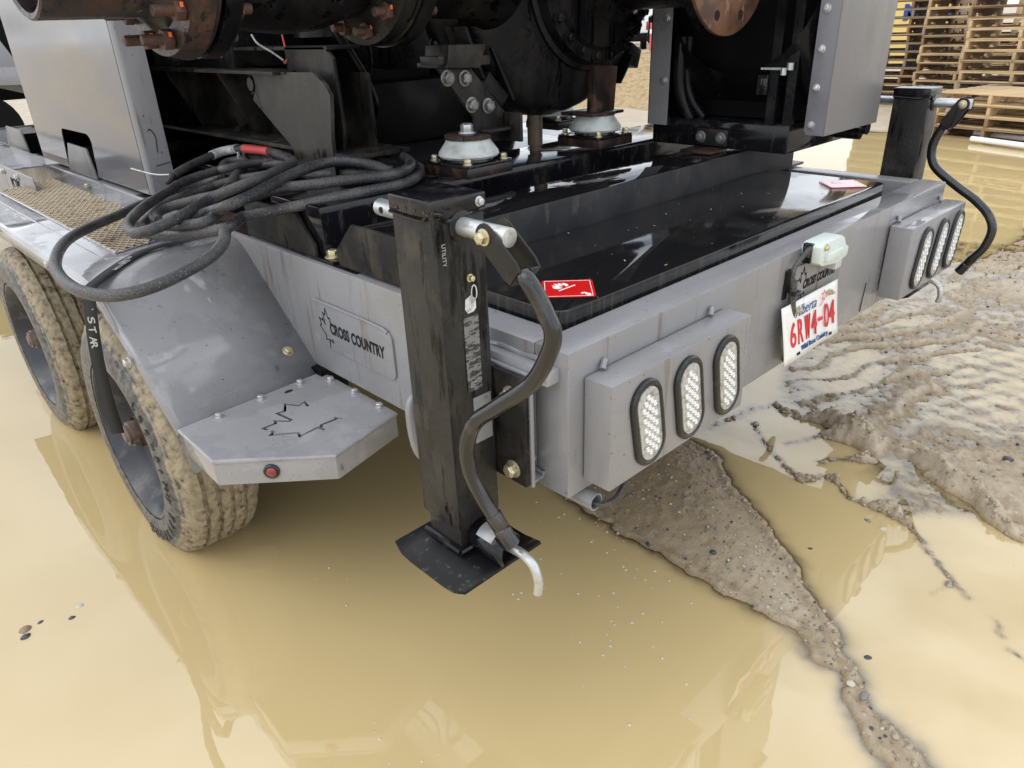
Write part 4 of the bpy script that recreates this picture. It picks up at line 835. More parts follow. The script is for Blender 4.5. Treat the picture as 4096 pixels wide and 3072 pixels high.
# ---- plate lamp, cable and clip
b = MB(); b.prism([(.872, .800), (.868, .842), (.885, .850), (.985, .850), (1.0, .842), (1.018, .818), (1.035, .812), (1.035, .788), (.985, .778), (.89, .790)], 'y', -.052, -.001)
lm_ = b.build('plate_lamp', M['lampwhite'], T, bevel=.004)
b = MB(); b.box(.99, 1.028, -.044, -.008, .755, .786); b.build('plate_lamp_lens', M['lampclear'], lm_, bevel=.004)
b = MB(); b.box(.895, .985, -.062, -.05, .800, .822); b.build('lamp_ridge', M['lampwhite'], lm_, bevel=.004)
bolt((.893, -.052, .838), (0, -1, 0), .007, .007, M['brasszinc'], lm_)
b = MB(); b.tube(smooth_path([(.853, -.006, .53), (.84, -.014, .60), (.822, -.014, .70), (.812, -.014, .770), (.815, -.016, .800), (.835, -.022, .822), (.862, -.026, .838), (.868, -.022, .815)]), .0062, 10); b.build('plate_lamp_cable', M['rubber'], T)
b = MB(); b.tube(smooth_path([(.853, -.016, .53), (.84, -.018, .60), (.825, -.018, .69), (.814, -.018, .765)]), .0098, 10); b.build('cable_sleeve', M['rubber'], T)
b = MB(); b.box(.864, .880, -.030, -.006, .798, .848); b.build('cable_boot', M['blackgloss'], T, bevel=.003)
b = MB(); b.box(.798, .818, -.006, -.0005, .715, .755); b.box(.806, .836, -.032, -.020, .728, .738); b.build('cable_clip', M['blackgloss'], T, bevel=.001)
b = MB(); b.tube([(1.345, -.0012, .62), (1.335, -.0012, .53)], .0012, 5); b.build('paint_run', M['ink'], bumper)
# ------------------------------------------------------------------ fuel tank sunk between bumper and cross beam
K = thing('fuel_tank', (.87, .3, .62), 'black flat-topped fuel tank with two red flammable diamonds behind the bumper', 'fuel tank')
b = MB(); P = []
for cx, cy, a0 in ((1.60, .125, -90), (1.60, .47, 0), (.115, .47, 90), (.115, .125, 180)):
    for k in range(5): a = R(a0+22.5*k); P.append((cx+.030*math.cos(a), cy+.030*math.sin(a)))
b.prism(P, 'z', .640, .862); tk = b.build('tank_body', M['blackgloss'], K, bevel=.004)
def decal(cx, cy, ang, s, mat, lab):
    ca, sa = math.cos(ang), math.sin(ang); u = Vector((ca, sa, 0)); v = Vector((-sa, ca, 0)); o = Vector((cx, cy, .8624))
    b = MB(); r = .006; P = []
    for sx, sy, a0 in ((1, -1, -90), (1, 1, 0), (-1, 1, 90), (-1, -1, 180)):
        for k in range(4): a = R(a0+30*k); P.append((sx*(s-r)+r*math.cos(a), sy*(s-r)+r*math.sin(a)))
    b.hull([o+u*p[0]+v*p[1]-Vector((0, 0, .0003)) for p in P], [o+u*p[0]+v*p[1] for p in P]); d = b.build('flammable_sticker', mat, K, label=lab)
    b = MB(); e = s-.006; ribbon(b, [(-e, -e), (e, -e), (e, e), (-e, e), (-e, -e)], .0013, o, u, v, .0004)
    # upright direction of the symbol runs corner to corner
    uu = (u-v).normalized(); vv = (u+v).normalized(); f = [(-.018, 0), (-.021, .010), (-.016, .018), (-.014, .012), (-.010, .026), (-.004, .016), (.001, .031), (.005, .018), (.010, .027), (.012, .014), (.018, .020), (.019, .009), (.015, 0), (.006, -.002), (.010, .008), (.004, .013), (.001, .004), (-.003, .012), (-.007, .004), (-.006, -.002)]
    c = o+vv*.012; b.hull([c+uu*p[0]+vv*p[1] for p in f], [c+uu*p[0]+vv*p[1]+Vector((0, 0, .0004)) for p in f]); ribbon(b, [(-.024, -.009), (.024, -.009)], .0035, c, uu, vv, .0004)
    b.build('flame_and_border', M['whiteink'], d)
    lettering('3', o-vv*(s*1.13)-uu*.008, uu, vv, .030, M['whiteink'], d, bold=.0010, depth=.0004)
decal(.203, .183, R(45), .0545, M['red'], 'red flammable sticker with white flame and 3, near the left corner of the tank')
decal(1.537, .197, R(45), .0565, M['redfaded'], 'faded red flammable sticker at the far right end of the tank')
b = MB(); b.cyl((.20, .10, .8625), (.20, .10, .8632), .001, n=5); 
for i in range(46):
    x, y = random.uniform(.14, 1.55), random.uniform(.10, .48); a = random.random()*3.1; l = random.choice((.002, .003, .004, .007)); dx_, dy_ = l*math.cos(a), l*math.sin(a); w_ = l*.35
    b.add([(x-dx_, y-dy_, .8628), (x-dy_*.35, y+dx_*.35, .8630), (x+dx_, y+dy_, .8629), (x+dy_*.35, y-dx_*.35, .8630)], [(0, 1, 2, 3)])
b.build('chaff', M['sand'], K, kind='stuff')

# ------------------------------------------------------------------ pump set on its black skid
Q = thing('pump_set', (1.0, 1.2, .83), 'black skid-mounted pump with rusty bolted flanges and pipes above the trailer', 'pump')
b = MB().box(.028, 1.80, .500, .680, .842, .950); xb = b.build('rear_cross_beam', M['beam'], Q, bevel=.006)
b = MB().prism([(.497, .838), (.497, .935), (.520, .9515), (.705, .9515), (.787, .876), (.783, .848), (.775, .838)], 'x', .018, .027); b.build('beam_end_plate', M['blackdusty'], xb, bevel=.0015)
b = MB().prism([(1.80, .838), (1.80, .948), (1.815, .952), (1.93, .90), (1.93, .86), (1.90, .838)], 'y', .62, .63).box(1.72, 1.93, .52, .70, .837, .846); b.build('far_end_bracket', M['rust'], xb, bevel=.001)
bolt((1.83, .56, .846), (0, 0, 1), .017, .018, M['brasszinc'], xb)
# second cross beam and its left foot
b = MB().box(.03, 1.80, .86, 1.12, .842, .968); x2 = b.build('pump_cross_beam', M['blackwet'], Q, bevel=.006)
b = MB().prism([(1.262, .838), (1.262, .870), (1.25, .945), (.959, .945), (.885, .872), (.885, .838)], 'x', .012, .022); b.build('foot_side_plate', M['blackdusty'], x2, bevel=.001)
b = MB().box(.012, .12, .80, .93, .8345, .842).box(.012, .12, .93, 1.25, .8345, .842); b.build('foot_plate', M['blackwet'], x2, bevel=.001)
bolt((.040, .845, .842), (0, 0, 1), .016, .017, M['brasszinc'], x2)
MB().box(.0125, .12, .7, 2.2, .829, .8335).build('shim', M['rust'], x2)
# skid floor
b = MB().box(.30, 1.62, 1.13, 4.6, .86, .905); b.build('skid_floor', M['blackwet'], Q, bevel=.004)
b = MB().box(.36, 1.55, .70, .86, .842, .862); b.build('drip_tray', M['blackgloss'], Q)
# isolators
def iso(cx, cy, zb, lab, tilt=0):
    b = MB().box(cx-.088, cx+.088, cy-.093, cy+.093, zb-.036, zb-.008); bs = b.build('isolator_base', M['rustdark'], Q, bevel=.002, label=lab)
    b = MB(); b.prism([(cx-.082, cy-.094), (cx+.082, cy-.094), (cx+.091, cy-.085), (cx+.091, cy+.085), (cx+.082, cy+.094), (cx-.082, cy+.094), (cx-.091, cy+.085), (cx-.091, cy-.085)], 'z', zb-.008, zb); b.build('isolator_plate', M['blackwet'], bs, bevel=.001)
    b = MB(); b.lathe((cx, cy, zb), (0, 0, 1), [(0, .070), (.014, .068), (.016, .06)], 40); b.build('rubber_ring', M['grommet'], bs)
    b = MB(); b.lathe((cx, cy, zb+.010), (0, 0, 1), [(0, .030), (0, .084), (.006, .089), (.014, .088), (.042, .067), (.050, .064), (.050, .001)], 48); b.build('isolator_cap', M['whitecap'], bs)
    for sx in (-1, 1):
        for sy in (-1, 1): bolt((cx+sx*.070, cy+sy*.074, zb), (0, 0, 1), .0105, .014, M['brasszinc'], bs)
    b = MB(); b.lathe((cx, cy, zb+.060), (0, 0, 1), [(0, .02), (0, .068), (.011, .069), (.013, .066), (.013, .001)], 40); b.build('top_washer', M['rust'], bs)
    return bs
M['rustdark'] = pbr('rust_edged_black_plate', (.018, .015, .014), .3, layers=[((.12, .045, .02), 20, (1, 1, .4), .50, .68, .65)])
i1 = iso(.562, .898, 1.008, 'near pump isolator with worn pale round cap'); bolt((.562, .898, 1.081), (0, 0, 1), .0205, .024, M['zinc'], i1)
i2 = iso(1.135, .90, 1.016, 'second pump isolator under the rusty foot'); bolt((1.17, .93, 1.085), (0, 0, 1), .019, .022, M['zinc'], i2)
MB().box(.45, .69, .862, 1.11, .966, .974).build('pad', M['blackwet'], Q)
i4 = iso(1.50, 1.42, 1.0, 'third pump isolator behind, beside the drain fitting')
# pump foot: bent strap from casing to isolator
b = MB(); t_ = .012
b.hull([(x, .872, z) for x, z in ((.447, 1.262), (.566, 1.255), (.690, 1.130), (.690, 1.050), (.575, 1.050), (.570, 1.125))], [(x, .884, z) for x, z in ((.447, 1.262), (.566, 1.255), (.690, 1.130), (.690, 1.050), (.575, 1.050), (.570, 1.125))])
b.hull([(.585, .83, 1.083), (.69, .83, 1.083), (.69, .95, 1.083), (.585, .95, 1.083)], [(.585, .83, 1.092), (.69, .83, 1.092), (.69, .95, 1.092), (.585, .95, 1.092)])
b.box(.680, .692, .80, .884, 1.05, 1.13)
ft = b.build('pump_foot', M['blackdusty'], Q, bevel=.002)
for x, z in ((.478, 1.236), (.540, 1.231), (.560, 1.160), (.622, 1.152)): bolt((x, .872, z), (0, -1, 0), .0165, .015, M['zincdark'] if 'zincdark' in M else M['zinc'], ft)
b = MB(); b.prism([(.455, 1.262), (.572, 1.256), (.600, 1.315), (.465, 1.318)], 'y', .84, .94).box(.438, .60, .86, .95, 1.262, 1.275).box(.435, .480, .85, .93, 1.27, 1.292).box(.575, .62, .85, .93, 1.262, 1.287); b.build('foot_lug', M['blackdusty'], Q, bevel=.003)
b = MB(); b.hull([(1.13, .90, 1.23), (1.25, .90, 1.22), (1.20, .87, 1.085), (1.09, .87, 1.082)], [(1.13, .93, 1.23), (1.25, .93, 1.22), (1.20, .90, 1.085), (1.09, .90, 1.082)]); b.box(1.05, 1.215, .84, .98, 1.078, 1.088); b.build('pump_foot', M['rust'], Q, bevel=.003, label='rust-streaked far foot of the pump')
# casing
cx, cy, cz = 1.03, 1.04, 1.52
b = MB(); prof = [(-.13, .12), (-.125, .26), (-.11, .33), (-.10, .36), (-.095, .405), (-.07, .425), (-.03, .440), (.03, .443), (.08, .43), (.11, .40), (.115, .425), (.14, .41), (.145, .30), (.26, .28), (.30, .24), (.31, .0)]
b.lathe((cx, cy, cz), (0, 1, 0), prof, 72); vol = b.build('pump_casing', M['casting'], Q, ang=50)
b = MB()                                                      # scroll ribs and drain boss
for k in range(14):
    a = R(200+k*12); c, s = math.cos(a), math.sin(a); o = Vector((cx, cy-.10, cz)); r0, r1 = .27, .425; w = .007; tn = Vector((-s, 0, c))*w
    p0 = o+Vector((c*r0, 0, s*r0)); p1 = o+Vector((c*r1, .04, s*r1))
    b.hull([p0-tn+Vector((0, .04, 0)), p0+tn+Vector((0, .04, 0)), p0+tn-Vector((0, .012, 0)), p0-tn-Vector((0, .012, 0))], [p1-tn+Vector((0, .04, 0)), p1+tn+Vector((0, .04, 0)), p1+tn-Vector((0, .010, 0)), p1-tn-Vector((0, .010, 0))]) if k % 3 == 0 else None
b.build('scroll_rib', M['casting'], vol)
for k in range(16):
    a = R(k*22.5+8); 
    if 150 < (k*22.5+8) < 395: bolt((cx+.412*math.cos(a), cy+.115, cz+.412*math.sin(a)), (0, -1, 0), .021, .026, M['casting'], vol, name='casing_bolt')
b = MB(); b.prism([(.66, 1.205), (.735, 1.135), (.765, 1.165), (.69, 1.24)], 'y', .93, .99); b.build('casing_lug', M['casting'], vol, bevel=.006); b = MB(); b.prism([(1.36, 1.23), (1.43, 1.20), (1.45, 1.26), (1.39, 1.29)], 'y', .95, 1.05); b.build('casing_lug', M['casting'], vol, bevel=.006)
b = MB(); b.cyl((.985, 1.04, 1.10), (.985, 1.04, .985), .026, n=18).cyl((.985, 1.04, .985), (.985, 1.04, .95), .020).cyl((.985, 1.03, .962), (1.02, .95, .955), .013).cyl((1.01, .962, .955), (1.03, .925, .952), .017, n=8); b.build('drain_fitting', M['rustbrown'] if 'rustbrown' in M else M['rust'], Q)
b = MB(); b.lathe((1.12, 1.02, 1.50), (0, 1, 0), [(-.17, .0), (-.17, .215), (-.155, .225), (-.15, .26), (-.12, .27), (-.115, .285), (-.06, .29)], 64); b.build('suction_cover', M['casting'], vol, ang=40)
for k in range(10):
    a = R(195+k*17); bolt((1.12+.242*math.cos(a), .865, 1.50+.242*math.sin(a)), (0, -1, 0), .014, .016, M['casting'], vol, name='cover_bolt')
for x0, z0, x1, z1 in ((.60, 1.36, .66, 1.22), (.70, 1.30, .78, 1.15), (1.30, 1.16, 1.37, 1.25)):
    MB().hull([(x0, .93, z0), (x0+.012, .93, z0), (x0+.012, 1.02, z0), (x0, 1.02, z0)], [(x1, .93, z1), (x1+.012, .93, z1), (x1+.012, 1.02, z1), (x1, 1.02, z1)]).build('casing_fin', M['casting'], vol, bevel=.002)
for pts, r in (([(.42, 1.35, 1.40), (.50, 1.30, 1.22), (.62, 1.45, 1.10), (.72, 1.75, 1.02), (.70, 2.1, .98)], .013), ([(.48, 1.5, 1.50), (.60, 1.42, 1.32), (.66, 1.60, 1.16), (.60, 1.9, 1.05)], .008)):
    b = MB(); b.tube(smooth_path(pts), r, 10); b.build('engine_hose', M['black'], Q)
# suction pipe and flange facing the rear
b = MB(); b.cyl((1.18, .50, 1.515), (1.18, .93, 1.515), .128, n=48); b.lathe((1.18, .92, 1.515), (0, 1, 0), [(-.11, .128), (-.08, .165), (-.03, .18), (.0, .18)], 48); sp = b.build('suction_pipe', M['casting'], Q, ang=40)
b = MB(); b.lathe((1.18, .448, 1.512), (0, 1, 0), [(.0125, .205), (.042, .205), (.046, .198), (.046, .12)], 64); b.build('suction_flange', M['casting'], sp)
b = MB(); b.lathe((1.18, .448, 1.512), (0, 1, 0), [(.013, .2049), (.004, .2040), (.0005, .199), (0, .125), (.004, .095), (.03, .090), (.05, .09)], 64); fl_ = b.build('flange_face', M['rustface'], sp)
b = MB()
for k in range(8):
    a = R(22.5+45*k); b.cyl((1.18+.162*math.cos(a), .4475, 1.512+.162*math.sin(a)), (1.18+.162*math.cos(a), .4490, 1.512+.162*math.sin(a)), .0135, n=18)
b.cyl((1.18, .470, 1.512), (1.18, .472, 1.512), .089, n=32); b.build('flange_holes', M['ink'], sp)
bolt((1.255, .86, 1.345), (0, -1, -.4), .03, .03, M['casting'], sp, name='casing_plug')
# discharge line along the rear, to the left
py_, pz_ = .93, 1.548
b = MB(); b.lathe((0, py_, pz_), (1, 0, 0), [(-.463, .136), (-.466, .146), (-.462, .149), (-.27, .149), (-.245, .165), (-.235, .175)], 64); b.lathe((0, py_, pz_), (1, 0, 0), [(-.463, .136), (-.2, .136)], 48); dp = b.build('discharge_pipe', M['rust'], Q)
b = MB(); b.lathe((0, py_, pz_), (1, 0, 0), [(-.235, .17), (-.232, .222), (-.190, .232), (-.187, .232), (-.187, .1)], 64); fr = b.build('rusty_flange', M['rust'], dp)
b = MB(); b.lathe((0, py_, pz_), (1, 0, 0), [(-.184, .1), (-.184, .222), (-.176, .226), (-.172, .222), (-.172, .1)], 64); b.build('gasket', M['blackdusty'], dp)
b = MB(); b.lathe((0, py_, pz_), (1, 0, 0), [(-.169, .1), (-.168, .230), (-.135, .232), (-.128, .226), (-.118, .19), (-.09, .172), (-.03, .182), (.04, .190), (.13, .184), (.20, .165), (.235, .158), (.25, .17), (.262, .20), (.268, .222), (.30, .226), (.304, .10)], 64); vb = b.build('check_valve_body', M['casting'], Q, ang=45)
b = MB(); b.lathe((0, py_, pz_), (1, 0, 0), [(.308, .1), (.308, .222), (.314, .226), (.318, .222), (.318, .1)], 64); b.build('gasket', M['blackdusty'], vb)
b = MB(); b.lathe((0, py_, pz_), (1, 0, 0), [(.322, .1), (.322, .230), (.355, .232), (.365, .222), (.38, .18), (.42, .165), (.60, .17), (.68, .2), (.70, .0)], 64); b.build('pump_outlet_neck', M['casting'], Q, ang=45)
def flange_bolts(xf, xb_, n, r, par, a0=0, shl=.034, rng_=None, mk=()):
    for k in range(n):
        a = 360*k/n+a0; ar = R(a); y, z = py_+r*math.sin(ar), pz_+r*math.cos(ar)
        if z > 1.60: continue
        bl = bolt((xf, y, z), (-1, 0, 0), .0205, .020, M['rustbolt'], par, washer=False, shank=shl, name='stud_nut')
        bolt((xb_, y, z), (1, 0, 0), .0205, .020, M['rustbolt'], par, washer=False, shank=.022, name='stud_nut')
        if k in mk:
            bb = MB(); bb.box(xf-.012, xf-.006, y-.0212, y-.019, z+.004, z+.013); bb.build('orange_paint_mark', M['orange'], bl)
M['orange'] = pbr('orange_marker', (.85, .16, .04), .6)
flange_bolts(-.234, -.136, 12, .196, dp, 15, .040, mk=(5, 6, 7))
flange_bolts(.266, .362, 12, .192, vb, 9, .026, mk=(5, 6, 7))
# supports: black engine frame with ribs, lifting lug plates
b = MB().box(.265, .40, 1.45, 3.6, 1.246, 1.256).box(.295, .50, 1.10, 3.6, 1.022, 1.034).box(.44, .452, 1.2, 3.6, 1.034, 1.246); ef = b.build('engine_frame', M['blackdusty'], Q, bevel=.001)
for y in (3.1, 2.72, 2.33, 1.86): MB().prism([(.272, 1.245), (.439, 1.245), (.439, 1.035), (.375, 1.035)], 'y', y, y+.008).build('gusset_rib', M['blackdusty'], ef, bevel=.001)
for y in (2.55, 1.98): MB().prism([(.36, 1.035), (.43, 1.035), (.43, 1.08)], 'y', y, y+.05).build('foot_clip', M['blackdusty'], ef)
b = MB(); lug = []
for a in range(60, 241, 20): lug.append((1.672+.040*math.cos(R(a)), 1.216+.040*math.sin(R(a))))
lugp = [(1.255, 1.256)]+lug+[(1.665, 1.165), (1.443, 1.030), (1.443, .96), (1.205, .96), (1.203, 1.072), (1.176, 1.197), (1.20, 1.225)]
eye = [(1.668+.021*math.cos(R(a)), 1.214+.021*math.sin(R(a))) for a in range(0, 360, 15)]
lg = plate2d('lifting_lug_plate', [lugp, eye], lambda q: (.298+q.z, q.x, q.y), .012, M['lugdust'], Q)
MB().box(.3065, .309, 1.63, 1.705, 1.18, 1.25).build('backing_plate', M['ink'], Q)  # added dark plate, stands for the shaded inside seen through the eye
b = MB(); b.lathe((.2915, 1.668, 1.214), (-1, 0, 0), [(0, .0245), (.001, .0235), (-.012, .0212)], 24); b.build('eye_bush', M['blackwet'], lg)
b = MB(); b.prism([(1.50, 1.24), (1.50, 1.322), (1.27, 1.322), (1.225, 1.29), (1.215, 1.10), (1.24, 1.0), (1.3, .97), (1.4, 1.1), (1.35, 1.24)], 'x', .345, .357).box(.345, .46, 1.25, 1.9, 1.312, 1.322); b.build('engine_mount_bracket', M['blackdusty'], Q, bevel=.002)
b = MB().box(.34, .62, 1.86, 2.6, 1.256, 1.46); b.build('battery_box', M['black'], Q, bevel=.004)
for y in (2.05, 2.12, 1.95): bolt((.339, y, 1.305), (-1, 0, 0), .013, .012, M['zinc'], Q)
b = MB().cyl((.55, 1.55, 1.345), (.55, 1.55, 1.43), .12, n=36); b.build('air_filter_base', M['black'], Q); b = MB().cyl((.55, 1.55, 1.43), (.55, 1.55, 1.50), .125, n=36); b.build('air_filter', M['greyplast'] if 'greyplast' in M else M['blackdusty'], Q, bevel=.008)
# engine block and bell housing deep inside
b = MB(); b.lathe((1.0, 1.75, 1.66), (0, 1, 0), [(0, .1), (0, .42), (.02, .45), (.06, .45), (.08, .40), (.3, .34), (.3, 0)], 56); b.build('bell_housing', M['casting'], Q, ang=40)
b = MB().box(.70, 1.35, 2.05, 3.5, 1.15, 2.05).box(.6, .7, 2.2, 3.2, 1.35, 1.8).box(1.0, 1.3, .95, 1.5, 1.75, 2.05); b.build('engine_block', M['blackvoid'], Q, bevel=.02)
b = MB().box(.36, 1.62, 3.9, 3.94, .90, 2.3).box(1.60, 1.62, 1.78, 3.9, .90, 2.3); b.build('bulkhead', M['blackvoid'], Q)  # added black walls, close the open back so the inside stays dark
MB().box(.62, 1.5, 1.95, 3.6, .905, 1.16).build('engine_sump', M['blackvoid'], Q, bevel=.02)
b = MB(); b.tube(smooth_path([(.50, 1.55, .93), (.62, 1.42, .925), (.78, 1.50, .925), (.80, 1.75, .93), (.6, 1.9, .93), (.48, 1.7, .935)]), .014, 10); b.build('loose_hose', M['blackdusty'], Q)
# thin wires under the pipe
b = MB(); b.tube(smooth_path([(.245, 1.5, 1.36), (.26, 1.5, 1.335), (.30, 1.5, 1.31), (.335, 1.5, 1.285)]), .0028, 6); b.build('white_wire', M['whitetape'], Q)
b = MB(); b.tube(smooth_path([(.335, 1.5, 1.285), (.342, 1.5, 1.275), (.350, 1.5, 1.30), (.345, 1.5, 1.36)]), .0028, 6); b.build('red_wire', M['redtape'], Q)

# ------------------------------------------------------------------ radiator housing at the right
U = thing('radiator_housing', (1.6, .5, .95), 'tall grey-sided radiator housing with black core and bolts, standing at the right rear', 'radiator')
ZT = 2.15
b = MB().box(1.398, 1.785, .220, .2235, 1.022, ZT).box(1.7815, 1.785, .2235, .34, 1.03, ZT); p1 = b.build('rear_panel', M['greydark'], U, bevel=.001)
b = MB().prism([(.2235, 1.022), (.2235, ZT), (.285, ZT), (.285, 1.034), (.275, 1.022)], 'x', 1.398, 1.4015); st = b.build('edge_strip', M['greyedge'] if 'greyedge' in M else M['grey'], U, bevel=.0008)
for z in (1.263, 1.157, 1.051, 1.37): bolt((1.398, .264, z), (-1, 0, 0), .0092, .008, M['zinc'], st)
b = MB().prism([(.792, 1.02), (.792, ZT), (.874, ZT), (.874, 1.02)], 'x', 1.398, 1.4015).box(1.398, 1.785, .8705, .874, 1.02, ZT); st2 = b.build('front_panel', M['grey'], U, label='far grey side panel of the housing with one bolt')
for z in (1.166, 1.36): bolt((1.398, .812, z), (-1, 0, 0), .0115, .008, M['zinc'], st2)
b = MB().box(1.404, 1.86, .335, .855, .957, 1.046); tr = b.build('drip_tray', M['blackwet'], U, bevel=.007)
b = MB().box(1.395, 1.403, .545, .665, .965, 1.018).box(1.30, 1.403, .545, .665, .9515, .961); ab = b.build('angle_bracket', M['rust'], U, bevel=.002)
for y in (.568, .645): bolt((1.395, y, .992), (-1, 0, 0), .0145, .014, M['zincdark'] if 'zincdark' in M else M['zinc'], ab)
# shroud: funnel from core to the fan ring, core, uprights
b = MB(); b.box(1.50, 1.77, .24, .86, 1.05, ZT-.02); b.build('radiator_core', M['blackvoid'], U)
b = MB(); n = 40; ring = []; sq = []
for k in range(n):
    a = 2*math.pi*k/n; ring.append((1.405, .55+.28*math.cos(a), 1.52+.33*math.sin(a)))
    c_1, s_1 = math.cos(a), math.sin(a); q_ = max(abs(c_1), abs(s_1)); sq.append((1.50, .55+.30*c_1/q_, 1.52+.42*s_1/q_))
b.add(ring+sq, [(k, (k+1) % n, n+(k+1) % n, n+k) for k in range(n)]); b.build('fan_shroud', M['black'], U, ang=60)
b = MB(); b.tube(smooth_path([(1.44, .775, 1.30), (1.43, .77, 1.18), (1.435, .755, 1.10), (1.45, .73, 1.04)]), .022, 14); b.tube(smooth_path([(1.46, .76, 1.30), (1.45, .755, 1.18), (1.455, .73, 1.10), (1.47, .69, 1.045)]), .016, 14); b.build('coolant_hose', M['black'], U)
b = MB().box(1.42, 1.44, .40, .43, 1.046, 1.9).box(1.42, 1.44, .34, .37, 1.046, 1.9); b.build('core_upright', M['black'], U)
b = MB().box(1.405, 1.43, .355, .455, 1.205, 1.211).cyl((1.41, .38, 1.21), (1.41, .38, 1.19), .010, n=10).cyl((1.41, .36, 1.225), (1.41, .36, 1.205), .011, n=10); b.build('latch', M['zinc'], U)
b = MB().box(1.41, 1.42, .43, .465, 1.13, 1.19); b.build('small_box', M['blackgloss'], U, bevel=.002)
b = MB().cyl((1.80, .25, 1.00), (1.80, .70, 1.00), .022).cyl((1.77, .26, .985), (1.77, .70, .985), .02); b.build('far_hose', M['blackgloss'], U)
b = MB().box(1.36, 1.80, .20, .95, ZT, ZT+.02); b.build('top_plate', M['greydark'], U)

# ------------------------------------------------------------------ engine enclosure side panel at the left
E_ = thing('engine_enclosure', (.3, 3.0, .85), 'shiny grey engine enclosure panel with rounded cut-out at the upper left', 'engine enclosure')
zt_ = 2.45; x_ = .030
# panel with arched cut-out (2D filled curve)
cu = bpy.data.curves.new('panel_curve', 'CURVE'); cu.dimensions = '2D'; cu.fill_mode = 'BOTH'; cu.extrude = .002
notch = [(2.664, .846), (2.632, .985), (2.640, 1.004), (2.658, 1.015), (2.677, 1.019), (3.0, 1.019), (3.025, 1.015), (3.040, 1.0), (3.085, .846)]
poly = [(2.085, .846)]+notch+[(3.50, .846), (3.50, zt_), (2.085, zt_)]
sp_ = cu.splines.new('POLY'); sp_.points.add(len(poly)-1); sp_.use_cyclic_u = True
for i, q in enumerate(poly): sp_.points[i].co = (q[0], q[1], 0, 1)
to = bpy.data.objects.new('tmp', cu); C.objects.link(to); me = bpy.data.meshes.new_from_object(to.evaluated_get(bpy.context.evaluated_depsgraph_get())); bpy.data.objects.remove(to)
for q in me.vertices: q.co = Vector((x_+q.co.z, q.co.x, q.co.y))
me.materials.clear(); me.materials.append(M['greypanel']); me.name = 'side_panel'; sp1 = bpy.data.objects.new('side_panel', me); C.objects.link(sp1); put(sp1, E_)
b = MB(); n = 6; lp = []
for k in range(n+1): a = R(90*k/n); lp.append((x_+.020-.020*math.cos(a)-.0005, 2.087-.020*math.sin(a)))
lp += [(.125, 2.067), (.125, 2.071), (x_+.02, 2.071)]+[(x_+.020-.016*math.cos(R(90*(n-k)/n)), 2.087-.016*math.sin(R(90*(n-k)/n))) for k in range(n+1)]
b.add([(x, y, .846) for x, y in lp]+[(x, y, zt_) for x, y in lp], [(i, (i+1) % len(lp), len(lp)+(i+1) % len(lp), len(lp)+i) for i in range(len(lp))]); b.build('folded_edge', M['grey'], E_)
b = MB(); b.tube(smooth_path([(.085, 2.0665, .99), (.088, 2.0665, 1.02), (.090, 2.0665, 1.045), (.078, 2.0665, 1.07), (.068, 2.0665, 1.065)]), .0022, 5); b.tube([(.068, 2.0665, .945), (.122, 2.0665, .952)], .002, 5); b.build('rust_scratch', M['rust'], E_)
b = MB().box(.034, 1.60, 1.40, 5.2, 2.452, 2.47); b.build('roof', M['grey'], E_)  # unseen roof, drawn out over the pump to shade the black parts
b = MB().box(.05, 1.6, 3.5, 3.52, .86, 2.44); b.build('inner_wall', M['blackvoid'], E_)
for y0, y1, lb in ((2.670, 3.055, 'worn black foot plate seen through the cut-out of the panel'), (3.745, 4.19, 'worn black foot plate at the far left on the rail')):
    b = MB().prism([(y0, .836), (y0+.045, .958), (y1-.09, .962), (y1, .845), (y1-.02, .836)], 'x', .020, .028); o = b.build('foot_side_plate', M['plategrey'], E_, bevel=.001, label=lb)
    MB().box(.03, 1.6, y0+.05, y1-.1, .84, .94).build('cross_beam', M['black'], E_)
